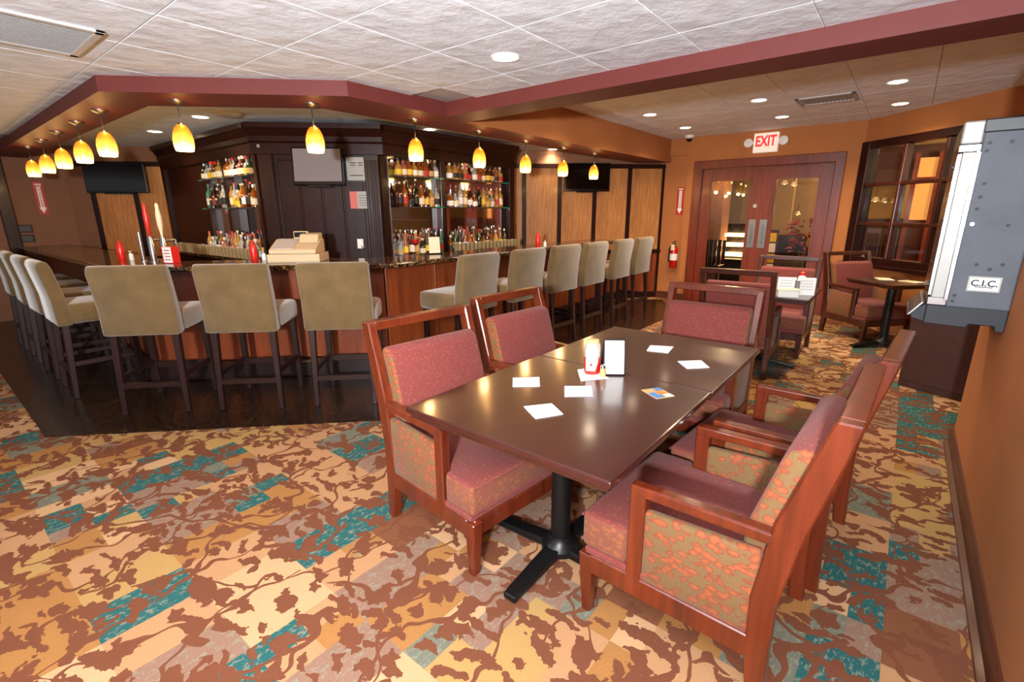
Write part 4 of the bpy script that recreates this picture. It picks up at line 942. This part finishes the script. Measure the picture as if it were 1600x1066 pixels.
link('cap', oval(0.030, 0.020, [(1.0, 0.15), (1.0, 0.166), (0.9, 0.17)]).mesh('kc', smooth=True), 'label_tan', t)
lb = link('front_label', MB().prism([(-0.032, 0.022), (0.012, 0.02), (0.022, 0.06), (0.026, 0.13), (-0.034, 0.13)], -0.030, -0.022, 'y').mesh('kl', 0.003, 1), 'white_plastic', t)
for z, w in ((0.112, 0.02), (0.100, 0.024), (0.086, 0.018), (0.076, 0.022)): link('print_line', MB().box(-0.004 - w, -0.004 + w, -0.031, -0.029, z - 0.003, z + 0.003).mesh('pl'), 'vent_grey', lb)
link('red_mark', MB().box(-0.014, -0.004, -0.031, -0.029, 0.045, 0.06).mesh('rm'), 'red_sign', lb)
t = thing('pepper_shaker', 'small glass shaker beside the ketchup bottle', 'shaker', (-1.012, 1.938, ZT))
link('jar', MB().lathe([(0.013, 0), (0.015, 0.004), (0.012, 0.045)], 12).mesh('jr', smooth=True), 'label_tan', t)
link('lid', MB().lathe([(0.013, 0.045), (0.013, 0.058), (0.006, 0.064)], 12).mesh('ld', smooth=True), 'chrome', t)
t = thing('menu_holder', 'black tent holder with a white menu behind the ketchup bottle', 'menu holder', (-1.0, 2.02, ZT), R(36))
link('front_board', MB().prism([(-0.035, 0.0), (-0.031, 0.0), (0.004, 0.17), (0.0, 0.17)], -0.052, 0.052, 'x').mesh('fb'), 'black_plastic', t)
link('rear_board', MB().prism([(0.060, 0.0), (0.064, 0.0), (0.004, 0.17), (0.0, 0.17)], -0.052, 0.052, 'x').mesh('rb'), 'black_plastic', t)
link('menu_sheet', MB().prism([(-0.0357, 0.008), (-0.0345, 0.008), (-0.0025, 0.162), (-0.0037, 0.162)], -0.045, 0.045, 'x').mesh('ms'), 'white_paper', t)
link('base_strip', MB().box(-0.052, 0.052, -0.036, 0.064, 0.0, 0.004).mesh('bs'), 'black_plastic', t)
# the table before the doors
t = thing('card_stand', 'pair of white cards standing on the table before the doors', 'card stand', (-0.72, 5.10, ZT), R(20))
link('card', MB().box(-0.16, -0.01, -0.004, 0.0, 0.0, 0.16).mesh('c1'), 'white_paper', t)
link('card', MB().box(0.01, 0.15, -0.004, 0.0, 0.0, 0.16).mesh('c2'), 'white_paper', t)
for k in range(4): link('print_line', MB().box(-0.14, -0.04, -0.0055, -0.004, 0.05 + k * 0.026, 0.056 + k * 0.026).box(0.03, 0.13, -0.0055, -0.004, 0.05 + k * 0.026, 0.056 + k * 0.026).mesh('pl'), 'vent_grey', t)
link('clip', MB().box(-0.02, 0.02, -0.03, 0.02, 0.0, 0.14).mesh('cl', 0.004, 1), 'steel', t)
t = thing('napkin_dispenser', 'small white napkin box before the standing white cards', 'napkin box', (-0.76, 4.93, ZT), R(20))
link('box', MB().box(-0.085, 0.085, -0.05, 0.05, 0.0, 0.06).mesh('nb', 0.004, 1), 'white_plastic', t)
link('rim', MB().box(-0.092, 0.092, -0.057, 0.057, 0.06, 0.072).mesh('nr', 0.003, 1), 'label_cream', t)
t = thing('squeeze_bottle', 'small red capped bottle behind the standing white cards', 'bottle', (-0.70, 5.20, ZT))
link('bottle_body', MB().lathe([(0.03, 0), (0.034, 0.01), (0.034, 0.15), (0.02, 0.17)], 14).mesh('sq', smooth=True), 'white_plastic', t)
link('cap', MB().lathe([(0.022, 0.17), (0.022, 0.195), (0.01, 0.205)], 12).mesh('cp', smooth=True), 'red_plastic', t)
for k, (x, y, a, lb) in enumerate(((-0.12, 6.88, 0.3, 'left of two pale menus lying on the small table under the window'), (0.12, 6.78, 0.9, 'right of two pale menus lying on the small table under the window'))):
    t = thing('folded_menu', lb, 'menu', (x, y, ZT), a)
    link('cover', MB().box(-0.07, 0.07, -0.10, 0.10, 0, 0.006).mesh('cv', 0.002, 1), 'label_cream', t)
    link('title_band', MB().box(-0.06, 0.06, 0.02, 0.06, 0.006, 0.0066).mesh('tb'), 'label_tan', t)

# ------------------------------------------------------------------ what shows through the glass of the doors and the window
struct('wall_column', MB().box(-3.9, -2.95, 10.4, 10.9, 0, 2.6).mesh('colm'), 'wall_mauve', 'dull brown pillar seen through the left door pane')
struct('wall_partition', MB().box(-3.3, -2.2, 13.2, 13.4, 0, 2.6).box(-0.75, -0.2, 12.6, 13.0, 0, 2.6).mesh('part'), 'lobby_wall', 'tan lobby partition')
t = thing('display_case', 'lit curved display case in the lobby behind the left door', 'display case', (-2.78, 10.9, 0))
link('base', MB().box(-0.25, 0.25, -0.25, 0.25, 0, 0.55).mesh('bs', 0.01, 1), 'black_plastic', t)
link('back_board', MB().box(-0.25, 0.25, 0.2, 0.25, 0.55, 1.25).mesh('bb'), 'black_plastic', t)
link('curved_hood', MB().prism([(0.25, 0.55), (0.25, 1.25), (0.05, 1.25), (-0.12, 1.17), (-0.22, 0.98), (-0.25, 0.55)], -0.25, -0.235, 'x').mesh('ch'), 'black_plastic', t)
for z in (0.60, 0.80, 1.0): link('lit_shelf', MB().box(-0.22, 0.24, -0.15, 0.2, z, z + 0.06).mesh('ls', 0.01, 1), 'bulb_glow', t)
t = thing('lobby_chair', 'black high backed chair in the lobby behind the left door', 'chair', (-2.98, 10.1, 0))
link('seat', MB().box(-0.2, 0.2, -0.2, 0.2, 0.42, 0.48).mesh('st', 0.01, 1), 'black_plastic', t)
for k in range(5): link('back_slat', MB().box(-0.2 + k * 0.085, -0.14 + k * 0.085, 0.17, 0.2, 0.48, 0.95).mesh('bs'), 'black_plastic', t)
for sx in (-1, 1):
    for sy in (-1, 1): link('leg', MB().box(sx * 0.18 - 0.018, sx * 0.18 + 0.018, sy * 0.18 - 0.018, sy * 0.18 + 0.018, 0, 0.42).mesh('lg'), 'black_plastic', t)
t = thing('lobby_sofa', 'dark brown armchair in the lobby behind the right door', 'armchair', (-2.0, 12.4, 0), R(25))
link('seat', MB().box(-0.38, 0.38, -0.35, 0.3, 0.12, 0.45).mesh('st', 0.04, 2, True), 'wood_cabinet', t)
link('backrest', MB().box(-0.40, 0.40, 0.22, 0.42, 0.12, 0.98).mesh('bk', 0.05, 2, True), 'wood_cabinet', t)
for s in (-1, 1): link('armrest', MB().box(s * 0.40 - 0.08, s * 0.40 + 0.08, -0.36, 0.36, 0.12, 0.66).mesh('ar', 0.04, 2, True), 'wood_cabinet', t)
t = thing('brochure_rack', 'yellow and white brochure rack behind the right door', 'brochure rack', (-2.08, 10.7, 0))
link('stand', MB().box(-0.13, 0.13, 0.0, 0.06, 0, 1.15).mesh('sd'), 'wood_frame_dark', t)
for k in range(4): link('brochure', MB().box(-0.11, 0.11, -0.03, 0.0, 0.32 + k * 0.2, 0.49 + k * 0.2).mesh('br'), 'label_yellow' if k % 2 else 'white_paper', t)
# red leaved plant
t = thing('red_plant', 'red leaved potted plant in the lobby behind the right door', 'plant', (-1.42, 10.3, 0))
link('pot', MB().lathe([(0.12, 0), (0.17, 0.3), (0.16, 0.32)], 16).mesh('pot', smooth=True), 'dark_panel', t)
link('stem', MB().tube((0, 0, 0.3), (0.02, 0, 0.9), 0.015, 8).tube((0, 0, 0.4), (-0.1, 0.05, 0.8), 0.01, 8).mesh('stm', smooth=True), 'plant_green', t)
leaf = MB().add([(0, 0, 0), (0.06, 0.035, 0.02), (0.14, 0, -0.01), (0.06, -0.035, 0.02), (0.06, 0, 0.0), (0.06, 0, -0.006)], [(0, 3, 4), (0, 4, 1), (4, 3, 2), (1, 4, 2), (0, 5, 3), (0, 1, 5), (5, 2, 3), (1, 2, 5)]).mesh('leaf')
for k in range(70):
    a, e, r = rnd.uniform(0, 6.28), rnd.uniform(-0.4, 1.0), rnd.uniform(0.05, 0.22)
    o = link('leaf', leaf, 'plant_red', t, (r * math.cos(a), r * math.sin(a), rnd.uniform(0.62, 1.32))); o.rotation_euler = (rnd.uniform(-0.5, 0.5), -e * 0.6, a); o.scale = (1.3, 1.3, 1.3)
def sconce(label, loc):
    t = thing('lobby_lamp', label, 'lamp', loc, group='small glowing lamps in the lobby')
    link('shade', MB().lathe([(0.03, 0.08), (0.07, 0.0), (0.065, 0.0), (0.027, 0.08)], 14, caps=False).mesh('sh', smooth=True), 'label_cream', t)
    link('bulb', MB().lathe([(0.01, -0.01), (0.04, 0.02), (0.02, 0.07)], 12).mesh('bl', smooth=True), 'bulb_glow', t)
    link('cord', MB().tube((0, 0, 0.08), (0, 0, 0.25), 0.005, 6).mesh('cd'), 'black_metal', t)
sconce('glowing wall lamp seen low in the right door pane', (-2.02, 12.9, 1.42))
sconce('glowing ceiling lamp seen high in the right door pane, left one', (-2.18, 11.9, 2.05))
sconce('glowing ceiling lamp seen high in the right door pane, right one', (-1.95, 11.6, 2.0))
for k in range(4): sconce('%s glowing lamp of the row seen through the middle left window panes' % names[k], (-0.70 + k * 0.14, 11.2 + 0.3 * k, 1.68 - 0.012 * k))
t = thing('lit_doorway', 'bright orange lit doorway seen through the window', 'doorway', (0.10, 11.2, 0))
link('jamb', MB().box(-0.19, -0.12, -0.05, 0.05, 0, 2.45).mesh('jb'), 'wood_door', t)
link('jamb', MB().box(0.12, 0.19, -0.05, 0.05, 0, 2.45).mesh('jb'), 'wood_door', t)
link('transom_bar', MB().box(-0.12, 0.12, -0.05, 0.05, 1.98, 2.05).mesh('tb'), 'wood_door', t)
link('door_panel', MB().box(-0.12, 0.12, 0.0, 0.05, 0, 1.34).mesh('dp'), 'wood_frame_dark', t)
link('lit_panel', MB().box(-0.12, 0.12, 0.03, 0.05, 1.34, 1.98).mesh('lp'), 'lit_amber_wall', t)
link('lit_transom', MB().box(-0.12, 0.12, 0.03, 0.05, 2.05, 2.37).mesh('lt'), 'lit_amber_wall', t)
struct('wall_unlit_low', MB().box(-0.9, 2.5, 11.4, 11.6, 0, 1.36).mesh('unlit_low'), 'wood_cabinet', 'dark half wall added for the unlit interior, low behind the window')  # added dark wall, stands in for the dim interior
struct('wall_unlit_high', MB().box(-0.9, 2.5, 11.4, 11.6, 1.95, 2.6).mesh('unlit_high'), 'dark_panel', 'dark wall band added for the unlit interior, high behind the window')  # added as well, keeps the upper panes dark
for k in range(3):
    t = thing('lobby_stool', '%s dark stool of the row seen low through the window' % names[k], 'stool', (-0.70 + k * 0.24, 10.7 - k * 0.1, 0), 0, 'dark stools behind the window')
    link('seat', MB().box(-0.1, 0.1, -0.1, 0.1, 0.66, 0.70).mesh('st', 0.01, 1), 'label_yellow' if k == 1 else 'wood_frame_dark', t)
    link('backrest', MB().box(-0.1, -0.085, 0.085, 0.1, 0.70, 1.2).box(0.085, 0.1, 0.085, 0.1, 0.70, 1.2).box(-0.085, 0.085, 0.085, 0.1, 1.12, 1.2).mesh('bk'), 'wood_frame_dark', t)
    for sx in (-1, 1):
        for sy in (-1, 1): link('leg', MB().box(sx * 0.085 - 0.012, sx * 0.085 + 0.012, sy * 0.085 - 0.012, sy * 0.085 + 0.012, 0, 0.66).mesh('lg'), 'wood_frame_dark', t)
